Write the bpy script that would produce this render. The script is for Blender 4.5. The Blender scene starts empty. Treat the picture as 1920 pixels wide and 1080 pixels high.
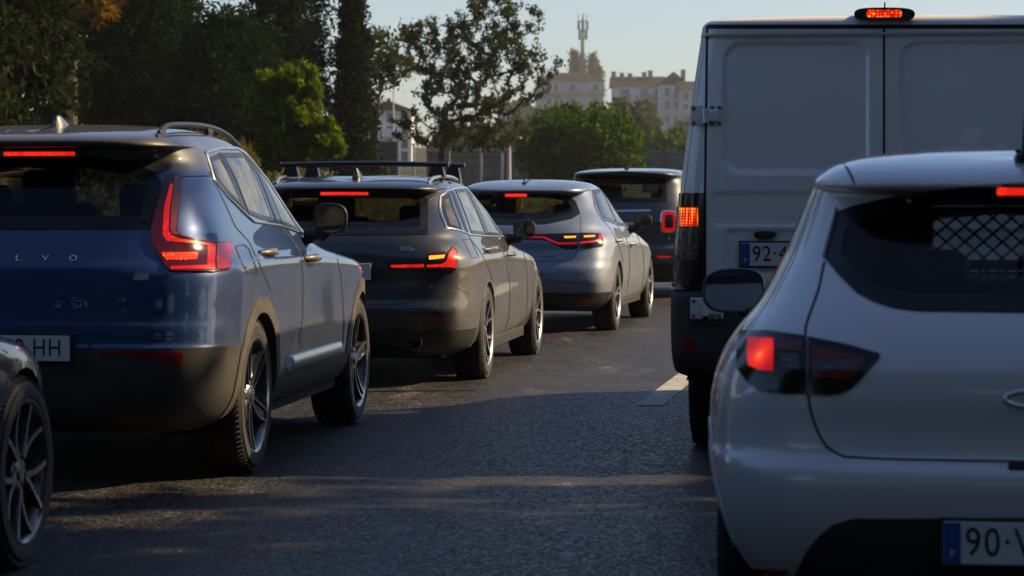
import bpy, bmesh, math, random
import numpy as np
from mathutils import Vector, Matrix, Quaternion
from mathutils.bvhtree import BVHTree
from mathutils.geometry import delaunay_2d_cdt

SC = bpy.context.scene
COL = SC.collection
R = math.radians
rng = random.Random(7)

# ------------------------------------------------------------------ camera
F, HX, HY, CH = 5000.0, 960.0, 360.0, 1.32      # focal length in photo pixels, horizon, eye height
cam_d = bpy.data.cameras.new('camera')
cam = bpy.data.objects.new('camera', cam_d); COL.objects.link(cam)
cam.location = (0, 0, CH); cam.rotation_euler = (R(90), 0, 0)
cam_d.sensor_width = 36.0; cam_d.lens = 36.0 * F / 1920.0
cam_d.shift_y = -(540.0 - HY) / 1920.0
cam_d.clip_start = 0.1; cam_d.clip_end = 6000
cam_d.dof.use_dof = True; cam_d.dof.focus_distance = 16.5; cam_d.dof.aperture_fstop = 6.0
SC.camera = cam

# ------------------------------------------------------------------ light
SUN_AZ, SUN_EL = 80.0, 35.5                      # azimuth from +Y towards +X
sv = Vector((math.sin(R(SUN_AZ)) * math.cos(R(SUN_EL)), math.cos(R(SUN_AZ)) * math.cos(R(SUN_EL)), math.sin(R(SUN_EL))))
sl = bpy.data.lights.new('sun', 'SUN'); sl.energy = 5.0; sl.angle = R(0.5); sl.color = (1.0, 0.75, 0.41)
so = bpy.data.objects.new('sun', sl); COL.objects.link(so)
so.rotation_euler = (-sv).to_track_quat('-Z', 'Y').to_euler(); so.location = (30, 0, 40)
W = bpy.data.worlds.new('World'); SC.world = W; W.use_nodes = True
wn = W.node_tree.nodes; wl = W.node_tree.links
sky = wn.new('ShaderNodeTexSky'); sky.sky_type = 'NISHITA'; sky.sun_disc = False
sky.sun_elevation = R(SUN_EL); sky.sun_rotation = R(SUN_AZ); sky.air_density = 1.0; sky.dust_density = 0.7; sky.ozone_density = 2.0
tint = wn.new('ShaderNodeMix'); tint.data_type = 'RGBA'; tint.blend_type = 'MULTIPLY'; tint.inputs[0].default_value = 1.0; tint.inputs[7].default_value = (0.95, 1.0, 1.12, 1)   # clear blue late-day air
wl.new(sky.outputs[0], tint.inputs[6]); wl.new(tint.outputs[2], wn['Background'].inputs[0]); wn['Background'].inputs[1].default_value = 0.056
SC.view_settings.view_transform = 'Standard'; SC.view_settings.look = 'None'
SC.view_settings.exposure = 1.12; SC.view_settings.gamma = 1.0
SC.cycles.max_bounces = 10; SC.cycles.transparent_max_bounces = 16; SC.cycles.caustics_reflective = False; SC.cycles.blur_glossy = 0.3
SC.cycles.sample_clamp_indirect = 6.0

# ------------------------------------------------------------------ helpers
def link(o, parent=None):
    COL.objects.link(o)
    if parent is not None: o.parent = parent
    return o

def tag(o, label=None, cat=None, group=None, kind=None):
    if label: o['label'] = label
    if cat: o['category'] = cat
    if group: o['group'] = group
    if kind: o['kind'] = kind
    return o

def empty(name, loc=(0, 0, 0), rz=0.0):
    o = bpy.data.objects.new(name, None); o.empty_display_size = 0.3
    o.location = loc; o.rotation_euler = (0, 0, rz); return link(o)

def mesh(name, verts, faces, mat=None, parent=None, smooth=True, label=None, sharp=None):
    me = bpy.data.meshes.new(name)
    me.from_pydata([tuple(v) for v in verts], [], [tuple(f) for f in faces])
    mats = mat if isinstance(mat, (list, tuple)) else [mat]
    for m in mats:
        if m: me.materials.append(m)
    if smooth:
        me.polygons.foreach_set('use_smooth', [True] * len(me.polygons))
        if sharp: me.set_sharp_from_angle(angle=R(sharp))
    me.update()
    o = bpy.data.objects.new(name, me); link(o, parent)
    if label: o['label'] = label
    return o

def mesh_np(name, V, Q, mat, parent=None, smooth=False):
    """fast mesh from numpy: V (n,3), Q (m,4) or (m,3)"""
    me = bpy.data.meshes.new(name); k = Q.shape[1]
    me.vertices.add(len(V)); me.vertices.foreach_set('co', V.astype(np.float32).ravel())
    me.loops.add(Q.size); me.loops.foreach_set('vertex_index', Q.astype(np.int32).ravel())
    me.polygons.add(len(Q)); me.polygons.foreach_set('loop_start', np.arange(0, Q.size, k, dtype=np.int32))
    me.polygons.foreach_set('use_smooth', np.full(len(Q), smooth))
    me.update(calc_edges=True); me.validate()
    for m in (mat if isinstance(mat, (list, tuple)) else [mat]): me.materials.append(m)
    o = bpy.data.objects.new(name, me); return link(o, parent)

class MB:
    """collects simple shapes, builds them as ONE mesh object"""
    def __init__(s): s.v, s.f = [], []
    def add(s, vs, fs):
        n = len(s.v); s.v += [tuple(v) for v in vs]; s.f += [tuple(i + n for i in f) for f in fs]; return s
    def box(s, c, d, b=0.0, rz=0.0, M=None):
        """box centred at c of size d with bevel b"""
        bm = bmesh.new(); bmesh.ops.create_cube(bm, size=1.0)
        for v in bm.verts: v.co = Vector((v.co.x * d[0], v.co.y * d[1], v.co.z * d[2]))
        if b > 0: bmesh.ops.bevel(bm, geom=bm.edges[:], offset=b, segments=3, profile=0.5, affect='EDGES')
        T = Matrix.Translation(c) @ (Matrix.Rotation(rz, 4, 'Z') if M is None else M)
        bm.verts.index_update()
        s.add([T @ v.co for v in bm.verts], [[v.index for v in f.verts] for f in bm.faces]); bm.free(); return s
    def tube(s, pts, rad, n=8, caps=True):
        pts = [Vector(p) for p in pts]; rs = rad if isinstance(rad, (list, tuple)) else [rad] * len(pts)
        vs, fs = [], []; up = Vector((0, 0, 1))
        for i, p in enumerate(pts):
            t = (pts[min(i + 1, len(pts) - 1)] - pts[max(i - 1, 0)]).normalized()
            a = t.cross(up if abs(t.z) < 0.95 else Vector((1, 0, 0))).normalized(); b = a.cross(t)
            for k in range(n):
                w = 2 * math.pi * k / n; vs.append(p + (a * math.cos(w) + b * math.sin(w)) * rs[i])
        for i in range(len(pts) - 1):
            for k in range(n):
                k2 = (k + 1) % n; fs.append((i * n + k, i * n + k2, (i + 1) * n + k2, (i + 1) * n + k))
        if caps: fs.append(tuple(range(n))[::-1]); fs.append(tuple((len(pts) - 1) * n + k for k in range(n)))
        return s.add(vs, fs)
    def lathe(s, prof, n=48, axis='x', c=(0, 0, 0), close=False):
        """prof: (axial, radius) list revolved round the axis"""
        vs, fs = [], []; m = len(prof); c = Vector(c)
        for (a, r) in prof:
            for k in range(n):
                w = 2 * math.pi * k / n; p, q = r * math.cos(w), r * math.sin(w)
                vs.append(c + Vector({'x': (a, p, q), 'y': (q, a, p), 'z': (p, q, a)}[axis]))
        for i in range(m if close else m - 1):
            j = (i + 1) % m
            for k in range(n):
                k2 = (k + 1) % n; fs.append((i * n + k, j * n + k, j * n + k2, i * n + k2))
        return s.add(vs, fs)
    def build(s, name, mat, parent=None, smooth=True, label=None, sharp=35):
        return mesh(name, s.v, s.f, mat, parent, smooth, label, sharp)

def text_mesh(txt, h, extrude=0.0, align='CENTER', width=1.0, space=1.0):
    cu = bpy.data.curves.new('lettering', 'FONT'); cu.body = txt; cu.align_x = align; cu.align_y = 'CENTER'
    cu.size = h / 0.72; cu.extrude = extrude; cu.space_character = space; cu.resolution_u = 4
    o = bpy.data.objects.new('lettering', cu); COL.objects.link(o)
    dg = bpy.context.evaluated_depsgraph_get(); me = bpy.data.meshes.new_from_object(o.evaluated_get(dg))
    vs = [(v.co.x * width, v.co.y, v.co.z) for v in me.vertices]; fs = [tuple(p.vertices) for p in me.polygons]
    bpy.data.objects.remove(o); bpy.data.curves.remove(cu); bpy.data.meshes.remove(me)
    return vs, fs

# ------------------------------------------------------------------ materials
def newmat(name):
    m = bpy.data.materials.new(name); m.use_nodes = True
    nt = m.node_tree; b = nt.nodes['Principled BSDF']; return m, nt, b

def N(nt, t, **kw):
    n = nt.nodes.new(t)
    for k, v in kw.items():
        if k in n.inputs.keys(): n.inputs[k].default_value = v
        else: setattr(n, k, v)
    return n

def ramp(nt, fac, stops):
    r = nt.nodes.new('ShaderNodeValToRGB'); e = r.color_ramp.elements
    while len(e) < len(stops): e.new(0.5)
    for i, (p, c) in enumerate(stops):
        e[i].position = p; e[i].color = (*c, 1) if len(c) == 3 else c
    nt.links.new(fac, r.inputs[0]); return r

def plain(name, col, rough=0.5, metal=0.0, spec=0.5, coat=0.0, var=0.0, scale=8.0, bump=0.0, bscale=60.0):
    m, nt, b = newmat(name)
    b.inputs['Base Color'].default_value = (*col, 1); b.inputs['Roughness'].default_value = rough
    b.inputs['Metallic'].default_value = metal; b.inputs['Specular IOR Level'].default_value = spec
    b.inputs['Coat Weight'].default_value = coat; b.inputs['Coat Roughness'].default_value = 0.04
    tc = N(nt, 'ShaderNodeTexCoord')
    if var > 0:
        n = N(nt, 'ShaderNodeTexNoise', Scale=scale, Detail=5.0, Roughness=0.6); nt.links.new(tc.outputs['Object'], n.inputs['Vector'])
        r = ramp(nt, n.outputs['Fac'], [(0.3, [c * (1 - var) for c in col]), (0.7, [min(1, c * (1 + var)) for c in col])])
        nt.links.new(r.outputs[0], b.inputs['Base Color'])
        rr = N(nt, 'ShaderNodeMapRange'); rr.inputs['To Min'].default_value = max(0, rough - 0.08); rr.inputs['To Max'].default_value = min(1, rough + 0.1)
        nt.links.new(n.outputs['Fac'], rr.inputs['Value']); nt.links.new(rr.outputs[0], b.inputs['Roughness'])
    if bump > 0:
        n2 = N(nt, 'ShaderNodeTexNoise', Scale=bscale, Detail=4.0); nt.links.new(tc.outputs['Object'], n2.inputs['Vector'])
        bp = N(nt, 'ShaderNodeBump', Strength=bump, Distance=0.01); nt.links.new(n2.outputs['Fac'], bp.inputs['Height']); nt.links.new(bp.outputs[0], b.inputs['Normal'])
    return m

def paint(name, col, metal=0.5, rough=0.35, dust=0.25, dust_sun_col=(0.27, 0.23, 0.165), zdust=0.55, flank_sun=1.0, xf=0.74):
    """clear-coated car paint; a thin film of road dust lies over it, thickest low down; beyond xf from the centre line it is strengthened to paint sunlit flanks"""
    m, nt, b = newmat(name); tc = N(nt, 'ShaderNodeTexCoord')
    b.inputs['Metallic'].default_value = metal; b.inputs['Coat Weight'].default_value = 1.0; b.inputs['Coat Roughness'].default_value = 0.03
    b.inputs['Coat IOR'].default_value = 1.5
    n = N(nt, 'ShaderNodeTexNoise', Scale=3.5, Detail=6.0, Roughness=0.65); nt.links.new(tc.outputs['Object'], n.inputs['Vector'])
    sx = N(nt, 'ShaderNodeSeparateXYZ'); nt.links.new(tc.outputs['Object'], sx.inputs[0])
    mr = N(nt, 'ShaderNodeMapRange'); mr.inputs['From Min'].default_value = 0.2; mr.inputs['From Max'].default_value = zdust + 0.5
    mr.inputs['To Min'].default_value = 1.0; mr.inputs['To Max'].default_value = 0.12; nt.links.new(sx.outputs['Z'], mr.inputs['Value'])
    mu = N(nt, 'ShaderNodeMath', operation='MULTIPLY'); nt.links.new(mr.outputs[0], mu.inputs[0]); nt.links.new(n.outputs['Fac'], mu.inputs[1])
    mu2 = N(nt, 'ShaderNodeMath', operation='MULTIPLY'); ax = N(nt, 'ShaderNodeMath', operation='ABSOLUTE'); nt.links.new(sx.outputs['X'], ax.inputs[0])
    fl = N(nt, 'ShaderNodeMapRange', interpolation_type='SMOOTHSTEP'); fl.inputs['From Min'].default_value = xf; fl.inputs['From Max'].default_value = xf + .13; fl.inputs['To Min'].default_value = dust * 2; fl.inputs['To Max'].default_value = dust * 2 * flank_sun; nt.links.new(ax.outputs[0], fl.inputs['Value'])  # extra dust beyond xf paints the flanks as if sunlit
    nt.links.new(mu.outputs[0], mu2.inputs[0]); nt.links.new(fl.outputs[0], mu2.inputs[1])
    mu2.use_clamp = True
    mx = N(nt, 'ShaderNodeMix', data_type='RGBA'); mx.inputs[6].default_value = (*col, 1); mx.inputs[7].default_value = (*dust_sun_col, 1)
    nt.links.new(mu2.outputs[0], mx.inputs[0]); nt.links.new(mx.outputs[2], b.inputs['Base Color'])
    r1 = N(nt, 'ShaderNodeMapRange'); r1.inputs['To Min'].default_value = 0.02; r1.inputs['To Max'].default_value = 0.05; nt.links.new(mu2.outputs[0], r1.inputs['Value'])
    nt.links.new(r1.outputs[0], b.inputs['Coat Roughness'])
    r2 = N(nt, 'ShaderNodeMapRange'); r2.inputs['To Min'].default_value = rough; r2.inputs['To Max'].default_value = 0.85; nt.links.new(mu2.outputs[0], r2.inputs['Value'])
    nt.links.new(r2.outputs[0], b.inputs['Roughness'])
    sh = N(nt, 'ShaderNodeMath', operation='MULTIPLY'); nt.links.new(mu2.outputs[0], sh.inputs[0]); sh.inputs[1].default_value = .2; nt.links.new(sh.outputs[0], b.inputs['Sheen Weight']); b.inputs['Sheen Roughness'].default_value = 0.35; b.inputs['Sheen Tint'].default_value = (1.0, .93, .8, 1)
    n3 = N(nt, 'ShaderNodeTexNoise', Scale=2.2, Detail=1.0); nt.links.new(tc.outputs['Object'], n3.inputs['Vector'])
    bp = N(nt, 'ShaderNodeBump', Strength=0.05, Distance=0.02); nt.links.new(n3.outputs['Fac'], bp.inputs['Height']); nt.links.new(bp.outputs[0], b.inputs['Coat Normal'])
    return m

def glass(name, tint=(0.45, 0.5, 0.5), rough=0.01, ior=1.5, dust=0.0):
    m, nt, b = newmat(name); nt.nodes.remove(b); out = nt.nodes['Material Output']
    t = N(nt, 'ShaderNodeBsdfTransparent'); t.inputs[0].default_value = (*tint, 1)
    g = N(nt, 'ShaderNodeBsdfGlossy'); g.inputs['Roughness'].default_value = rough; g.inputs[0].default_value = (1, 1, 1, 1)
    fr = N(nt, 'ShaderNodeFresnel', IOR=ior); ge = N(nt, 'ShaderNodeNewGeometry'); io = N(nt, 'ShaderNodeMapRange'); io.inputs['To Min'].default_value = ior; io.inputs['To Max'].default_value = 1 / ior
    nt.links.new(ge.outputs['Backfacing'], io.inputs['Value']); nt.links.new(io.outputs[0], fr.inputs['IOR']); mx = N(nt, 'ShaderNodeMixShader')
    nt.links.new(fr.outputs[0], mx.inputs[0]); nt.links.new(t.outputs[0], mx.inputs[1]); nt.links.new(g.outputs[0], mx.inputs[2])
    last = mx
    if dust > 0:
        d = N(nt, 'ShaderNodeBsdfDiffuse'); d.inputs[0].default_value = (0.4, 0.37, 0.3, 1)
        tc = N(nt, 'ShaderNodeTexCoord'); n = N(nt, 'ShaderNodeTexNoise', Scale=5.0, Detail=8.0, Roughness=0.7); nt.links.new(tc.outputs['Object'], n.inputs['Vector'])
        rr = N(nt, 'ShaderNodeMapRange'); rr.inputs['From Min'].default_value = 0.35; rr.inputs['To Max'].default_value = dust; nt.links.new(n.outputs['Fac'], rr.inputs['Value'])
        m2 = N(nt, 'ShaderNodeMixShader'); nt.links.new(rr.outputs[0], m2.inputs[0]); nt.links.new(mx.outputs[0], m2.inputs[1]); nt.links.new(d.outputs[0], m2.inputs[2]); last = m2
    nt.links.new(last.outputs[0], out.inputs[0]); return m

def lit(name, col, strength, base=(0.12, 0.004, 0.004), cells=0.0, cellscale=90.0, edge=None, rnd=.35):
    """a lamp lens that is switched on; cells = its moulded prisms, edge = the colour between the prisms"""
    m, nt, b = newmat(name); b.inputs['Base Color'].default_value = (*base, 1); b.inputs['Roughness'].default_value = 0.3; b.inputs['Specular IOR Level'].default_value = 0.3
    b.inputs['Emission Color'].default_value = (*col, 1); b.inputs['Emission Strength'].default_value = strength
    if cells > 0:
        tc = N(nt, 'ShaderNodeTexCoord'); v = N(nt, 'ShaderNodeTexVoronoi', Scale=cellscale); v.inputs['Randomness'].default_value = rnd; nt.links.new(tc.outputs['Object'], v.inputs['Vector'])
        n = N(nt, 'ShaderNodeTexNoise', Scale=cellscale * .16, Detail=2.0); nt.links.new(tc.outputs['Object'], n.inputs['Vector'])
        ad = N(nt, 'ShaderNodeMath', operation='MULTIPLY_ADD'); nt.links.new(v.outputs['Distance'], ad.inputs[0]); ad.inputs[1].default_value = 1.0; nt.links.new(n.outputs['Fac'], ad.inputs[2])
        mr = N(nt, 'ShaderNodeMapRange'); mr.inputs['From Min'].default_value = .45; mr.inputs['From Max'].default_value = 1.05; mr.inputs['To Min'].default_value = strength * (1 + cells); mr.inputs['To Max'].default_value = strength * max(.05, 1 - cells)
        nt.links.new(ad.outputs[0], mr.inputs['Value']); nt.links.new(mr.outputs[0], b.inputs['Emission Strength'])
        if edge: r = ramp(nt, ad.outputs[0], [(.5, col), (.95, edge)]); nt.links.new(r.outputs[0], b.inputs['Emission Color'])
    return m

def lit_bulb(name, centre, radius, core, col, edge, strength, ribs=70.0):
    """a lit lens with its bulb showing: bright core, falling off over ribbed glass"""
    m, nt, b = newmat(name); b.inputs['Base Color'].default_value = (.10, .004, .003, 1); b.inputs['Roughness'].default_value = .25; b.inputs['Specular IOR Level'].default_value = .3
    tc = N(nt, 'ShaderNodeTexCoord'); sub = N(nt, 'ShaderNodeVectorMath', operation='DISTANCE'); nt.links.new(tc.outputs['Object'], sub.inputs[0]); sub.inputs[1].default_value = centre
    dv = N(nt, 'ShaderNodeMath', operation='DIVIDE'); nt.links.new(sub.outputs['Value'], dv.inputs[0]); dv.inputs[1].default_value = radius
    w = N(nt, 'ShaderNodeTexWave', Scale=ribs, Distortion=1.5, Detail=2.0); w.bands_direction = 'X'; nt.links.new(tc.outputs['Object'], w.inputs['Vector'])
    w2 = N(nt, 'ShaderNodeTexNoise', Scale=26.0, Detail=2.0); nt.links.new(tc.outputs['Object'], w2.inputs['Vector'])
    a1 = N(nt, 'ShaderNodeMath', operation='MULTIPLY_ADD'); nt.links.new(w.outputs['Fac'], a1.inputs[0]); a1.inputs[1].default_value = -.42; nt.links.new(dv.outputs[0], a1.inputs[2])
    a2 = N(nt, 'ShaderNodeMath', operation='MULTIPLY_ADD'); nt.links.new(w2.outputs['Fac'], a2.inputs[0]); a2.inputs[1].default_value = -.4; nt.links.new(a1.outputs[0], a2.inputs[2])
    a3 = N(nt, 'ShaderNodeMath', operation='ADD'); nt.links.new(a2.outputs[0], a3.inputs[0]); a3.inputs[1].default_value = .50
    r = ramp(nt, a3.outputs[0], [(0.05, core), (.17, col), (.48, tuple(.5 * q + .5 * e for q, e in zip(col, edge))), (.98, tuple(.6 * e for e in edge))]); nt.links.new(r.outputs[0], b.inputs['Emission Color']); b.inputs['Emission Strength'].default_value = strength
    return m

BLACK = plain('black_plastic', (0.012, 0.012, 0.013), 0.38, var=0.2)
GAP = plain('shut_line', (0.004, 0.004, 0.005), 0.7)
FRIT = plain('black_glass_border', (0.006, 0.006, 0.007), 0.3, spec=0.3)
RUBBER = plain('tyre_rubber', (0.018, 0.018, 0.018), 0.75, var=0.35, scale=14, bump=0.3, bscale=90)
DARKIN = plain('dark_cabin_trim', (0.02, 0.02, 0.022), 0.8, var=0.2)
UNDER = plain('underbody_black', (0.006, 0.006, 0.006), 0.9)
CLAD = plain('grey_plastic_cladding', (0.030, 0.030, 0.032), 0.55, var=0.3, scale=6, bump=0.15, bscale=260)
CLADD = plain('dusty_plastic_cladding', (0.055, 0.049, 0.038), 0.6, var=0.5, scale=7, bump=0.15, bscale=260)
CHROME = plain('polished_trim', (0.75, 0.73, 0.70), 0.16, metal=1.0)
SATIN = plain('satin_aluminium', (0.48, 0.47, 0.46), 0.3, metal=1.0, var=0.1)
ALLOY = plain('machined_alloy', (0.42, 0.41, 0.40), 0.26, metal=1.0, var=0.15, scale=20)
ALLOYDK = plain('dark_alloy', (0.02, 0.02, 0.022), 0.3, coat=0.6)
ALLOYGR = plain('grey_alloy', (0.30, 0.30, 0.31), 0.3, metal=0.9, var=0.15, scale=20)
STEEL = plain('brake_steel', (0.25, 0.24, 0.23), 0.4, metal=1.0)
MIRROR = plain('mirror_silvering', (0.16, 0.16, 0.155), 0.01, metal=1.0)
GLASS_DK = glass('privacy_glass', (0.30, 0.32, 0.31), ior=1.3)
GLASS_MD = glass('tinted_rear_glass', (0.66, 0.70, 0.68), ior=1.3)
GLASS_CL = glass('window_glass', (0.86, 0.90, 0.88), dust=0.12)
GLASS_SD = glass('dusty_side_glass', (0.3, 0.32, 0.32), dust=0.5)
LAMP_DK = plain('dark_red_lens', (0.050, 0.003, 0.005), 0.16, spec=.35, coat=.25)
LAMP_MID = plain('deep_red_lens', (0.12, 0.008, 0.005), 0.15, spec=.4, coat=.3)
LAMP_RED = plain('red_lens', (0.20, 0.008, 0.007), 0.15, spec=.4, coat=.4)
LAMP_PINK = plain('pale_red_lens', (0.16, 0.025, 0.035), 0.22, coat=.4)
LAMP_BLK = plain('smoked_lens', (0.008, 0.005, 0.006), 0.14, spec=.35, coat=.2)
LAMP_CLR = plain('clear_reflector', (0.20, 0.20, 0.21), 0.2, metal=0.8, var=0.5, scale=60)
ON_DOTS = lit('lit_prism_lens', (1.0, 0.34, 0.02), .95, base=(0.3, 0.03, 0.01), cells=.8, cellscale=72, edge=(.85, .02, .004), rnd=0.0)
LAMP_SMK = plain('smoked_reflector', (0.06, 0.06, 0.065), 0.25, metal=0.5, var=0.7, scale=40, coat=.3)
ON_RED = lit('lit_red_lamp', (1.0, 0.012, 0.006), 0.46, cells=0.55, cellscale=60)
ON_REDDIM = lit('lit_red_light_guide', (1.0, 0.004, 0.01), 0.22, cells=0.15)
ON_ORANGE = lit('lit_orange_lamp', (1.0, 0.24, 0.01), .92, base=(0.3, 0.03, 0.01), cells=0.75, cellscale=55, edge=(1.0, .02, .004))
ON_YELLOW = lit('lit_brake_element', (1.0, 0.36, 0.02), .9, base=(0.4, 0.1, 0.02), cells=0.3)
ON_SLIT = lit('lit_high_brake_lamp', (1.0, 0.02, 0.008), 0.68, cells=0.5, cellscale=45)
PLATE = plain('number_plate_white', (0.55, 0.56, 0.55), 0.35, var=0.08, scale=20)
PLATE_BLUE = plain('number_plate_blue', (0.01, 0.06, 0.28), 0.35)
INK = plain('plate_lettering_black', (0.008, 0.008, 0.009), 0.5)
# ------------------------------------------------------------------ car bodies
def pchip(xk, Y, x):
    xk = np.asarray(xk, float); Y = np.asarray(Y, float); h = np.diff(xk)[:, None]; d = np.diff(Y, axis=0) / h
    m = np.zeros_like(Y); m[0] = d[0]; m[-1] = d[-1]
    for i in range(1, len(xk) - 1):
        s = d[i - 1] * d[i] > 0
        w1 = 2 * h[i] + h[i - 1]; w2 = h[i] + 2 * h[i - 1]
        with np.errstate(divide='ignore', invalid='ignore'):
            hm = (w1 + w2) / (w1 / d[i - 1] + w2 / d[i])
        m[i] = np.where(s, hm, 0.0)
    j = np.clip(np.searchsorted(xk, x) - 1, 0, len(xk) - 2); hh = h[j]; t = ((x - xk[j])[:, None]) / hh
    return (2 * t**3 - 3 * t**2 + 1) * Y[j] + (t**3 - 2 * t**2 + t) * hh * m[j] + (-2 * t**3 + 3 * t**2) * Y[j + 1] + (t**3 - t**2) * hh * m[j + 1]

def inpoly(P, poly):
    x, y = P[:, 0], P[:, 1]; c = np.zeros(len(P), bool); n = len(poly); j = n - 1
    for i in range(n):
        xi, yi = poly[i]; xj, yj = poly[j]
        if yi != yj:
            c ^= ((yi > y) != (yj > y)) & (x < (xj - xi) * (y - yi) / (yj - yi) + xi)
        j = i
    return c

def polydist(P, poly):
    d = np.full(len(P), 1e9); Q = np.asarray(poly, float)
    for a, b in zip(Q, np.roll(Q, -1, 0)):
        ab = b - a; L = max(ab @ ab, 1e-12); t = np.clip(((P - a) @ ab) / L, 0, 1)
        d = np.minimum(d, np.linalg.norm(P - (a + t[:, None] * ab), axis=1))
    return d

def resample(pts, step, closed=False):
    P = [np.asarray(p, float) for p in pts]
    if closed: P = P + [P[0]]
    out = []
    for a, b in zip(P[:-1], P[1:]):
        n = max(1, int(math.ceil(np.linalg.norm(b - a) / step)))
        out += [a + (b - a) * k / n for k in range(n)]
    if not closed: out.append(P[-1])
    return np.array(out)

def smooth_poly(pts, closed=True, n=2):
    """Chaikin corner cutting"""
    P = [np.asarray(p, float) for p in pts]
    for _ in range(n):
        Q = []; m = len(P)
        for i in range(m if closed else m - 1):
            a, b = P[i], P[(i + 1) % m]; Q += [a * .75 + b * .25, a * .25 + b * .75]
        if not closed: Q = [P[0]] + Q + [P[-1]]
        P = Q
    return [tuple(p) for p in P]

def rrect(u0, v0, u1, v1, r, n=5):
    out = []
    for cx, cy, a0 in ((u1 - r, v1 - r, 0), (u0 + r, v1 - r, 90), (u0 + r, v0 + r, 180), (u1 - r, v0 + r, 270)):
        for k in range(n + 1):
            a = R(a0 + 90 * k / n); out.append((cx + r * math.cos(a), cy + r * math.sin(a)))
    return out

class Car:
    """keys: rows (z_rear, z_mid, z_front, half width, y_rear, y_front, Lr, nr, Lf, nf); local x right, y ahead from the rear, z up"""
    def __init__(s, name, label, cat, px, Y, heading, keys, arches, nrows=120, nr=96, ns=90, nf=44, disp=None, sink=1.0):
        s.X = (px - HX) / F * Y; s.h = R(heading)
        s.root = empty(name, (s.X, Y, 0), -s.h); tag(s.root, label, cat)
        s.M = Matrix.Translation((s.X, Y, 0)) @ Matrix.Rotation(-s.h, 4, 'Z'); s.Mi = s.M.inverted()
        s.cam = s.Mi @ Vector((0, 0, CH))
        K = np.array(keys, float)
        dz, dw, dy = np.diff(K[:, 1]), np.diff(K[:, 3]), np.diff(K[:, 4]); t = np.concatenate([[0], np.cumsum(np.sqrt(dz**2 + dw**2 + (0.8 * dy)**2) + 0.012)])
        tt = np.linspace(0, t[-1], nrows); rows = pchip(t, K, tt); s.keyrow = [int(np.argmin(abs(tt - q))) for q in t]
        G = np.zeros((nrows, nr + ns + nf, 3)); ph = np.linspace(0, math.pi / 2, 500)
        for i, (zr, zm, zf, w, yr, yf, Lr, n1, Lf, n2) in enumerate(rows):
            tot = max(yf - yr, 0.02)
            if Lr + Lf > tot * 0.98: q = tot * 0.98 / (Lr + Lf); Lr *= q; Lf *= q
            def quarter(L, n, cnt, end):
                x = w * np.sin(ph)**(2 / n); y = L * (1 - np.cos(ph)**(2 / n))
                a = np.concatenate([[0], np.cumsum(np.hypot(np.diff(x), np.diff(y)))])
                q = np.linspace(0, a[-1], cnt + (0 if end else 1))[:cnt]
                return np.interp(q, a, x), np.interp(q, a, y)
            x1, y1 = quarter(Lr, n1, nr, False); x3, y3 = quarter(Lf, n2, nf, True)
            ys = np.linspace(yr + Lr, yf - Lf, ns + 1)[:ns]
            x = np.concatenate([x1, np.full(ns, w), x3[::-1]]); y = np.concatenate([yr + y1, ys, yf - y3[::-1]])
            u = (y - yr) / tot
            z = zr * (1 - u) * (1 - 2 * u) + zm * 4 * u * (1 - u) + zf * u * (2 * u - 1)
            G[i] = np.stack([x, y, z], 1)
        if disp is not None: G = disp(G, rows)
        nc = G.shape[1]; x, y, z = G[..., 0], G[..., 1], G[..., 2]
        s.arches = arches; h = 0.02
        for (yc, zc, r) in arches:
            dd = np.hypot(y - yc, z - zc); near = (abs(dd - r) < h) & (x > 0.45)
            y[near] = (yc + (y - yc) * r / np.maximum(dd, 1e-6))[near]; z[near] = (zc + (z - zc) * r / np.maximum(dd, 1e-6))[near]
        G = np.stack([x, y, z], -1)
        Lh = G.copy(); Lh[..., 0] *= -1
        G2 = np.concatenate([Lh[:, :0:-1], G], axis=1); s.nc = G2.shape[1]; s.nrows = nrows
        s.V = G2.reshape(-1, 3)
        i, j = np.meshgrid(np.arange(nrows - 1), np.arange(s.nc - 1), indexing='ij'); a = (i * s.nc + j).ravel()
        s.Q = np.stack([a, a + 1, a + s.nc + 1, a + s.nc], 1); s.row = i.ravel()
        C = s.V[s.Q].mean(1); keep = np.ones(len(s.Q), bool)
        for (yc, zc, r) in arches: keep &= ~((np.hypot(C[:, 1] - yc, C[:, 2] - zc) < r - 0.004) & (abs(C[:, 0]) > 0.45))
        s.keep = keep; s.C = C
        e1 = s.V[s.Q[:, 1]] - s.V[s.Q[:, 0]]; e2 = s.V[s.Q[:, 3]] - s.V[s.Q[:, 0]]; n = np.cross(e1, e2); s.N = n / np.maximum(np.linalg.norm(n, axis=1), 1e-9)[:, None]
        s.bvh = BVHTree.FromPolygons([tuple(v) for v in s.V], [tuple(q) for q in s.Q])
    # ---- projections
    def ray(s, u, v, view):
        if view == 'rear': return Vector((u, -4, v)), Vector((0, 1, 0))
        if view == 'front': return Vector((u, 9, v)), Vector((0, -1, 0))
        if view == 'side': return Vector((4, u, v)), Vector((-1, 0, 0))
        if view == 'left': return Vector((-4, u, v)), Vector((1, 0, 0))
        if view == 'top': return Vector((u, v, 5)), Vector((0, 0, -1))
        d = Vector(((u - HX) / F, 1, -(v - HY) / F)); return s.cam, (s.Mi.to_3x3() @ d).normalized()
    def hit(s, u, v, view):
        o, d = s.ray(u, v, view); p, n, i, t = s.bvh.ray_cast(o, d)
        if p is None:
            best = None
            o2 = o if view != 'cam' else o
            base = (Vector((0, 1.0, 0.8)) - o).dot(d) if view == 'cam' else 4.5
            for k in np.linspace(-2.5, 2.5, 41):
                q = s.bvh.find_nearest(o + d * (base + k))
                if q[0] is not None and (best is None or q[3] < best[3]): best = q
            p, n = best[0], best[1]
        if n.dot(d) > 0: n = -n
        return p, n
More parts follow.
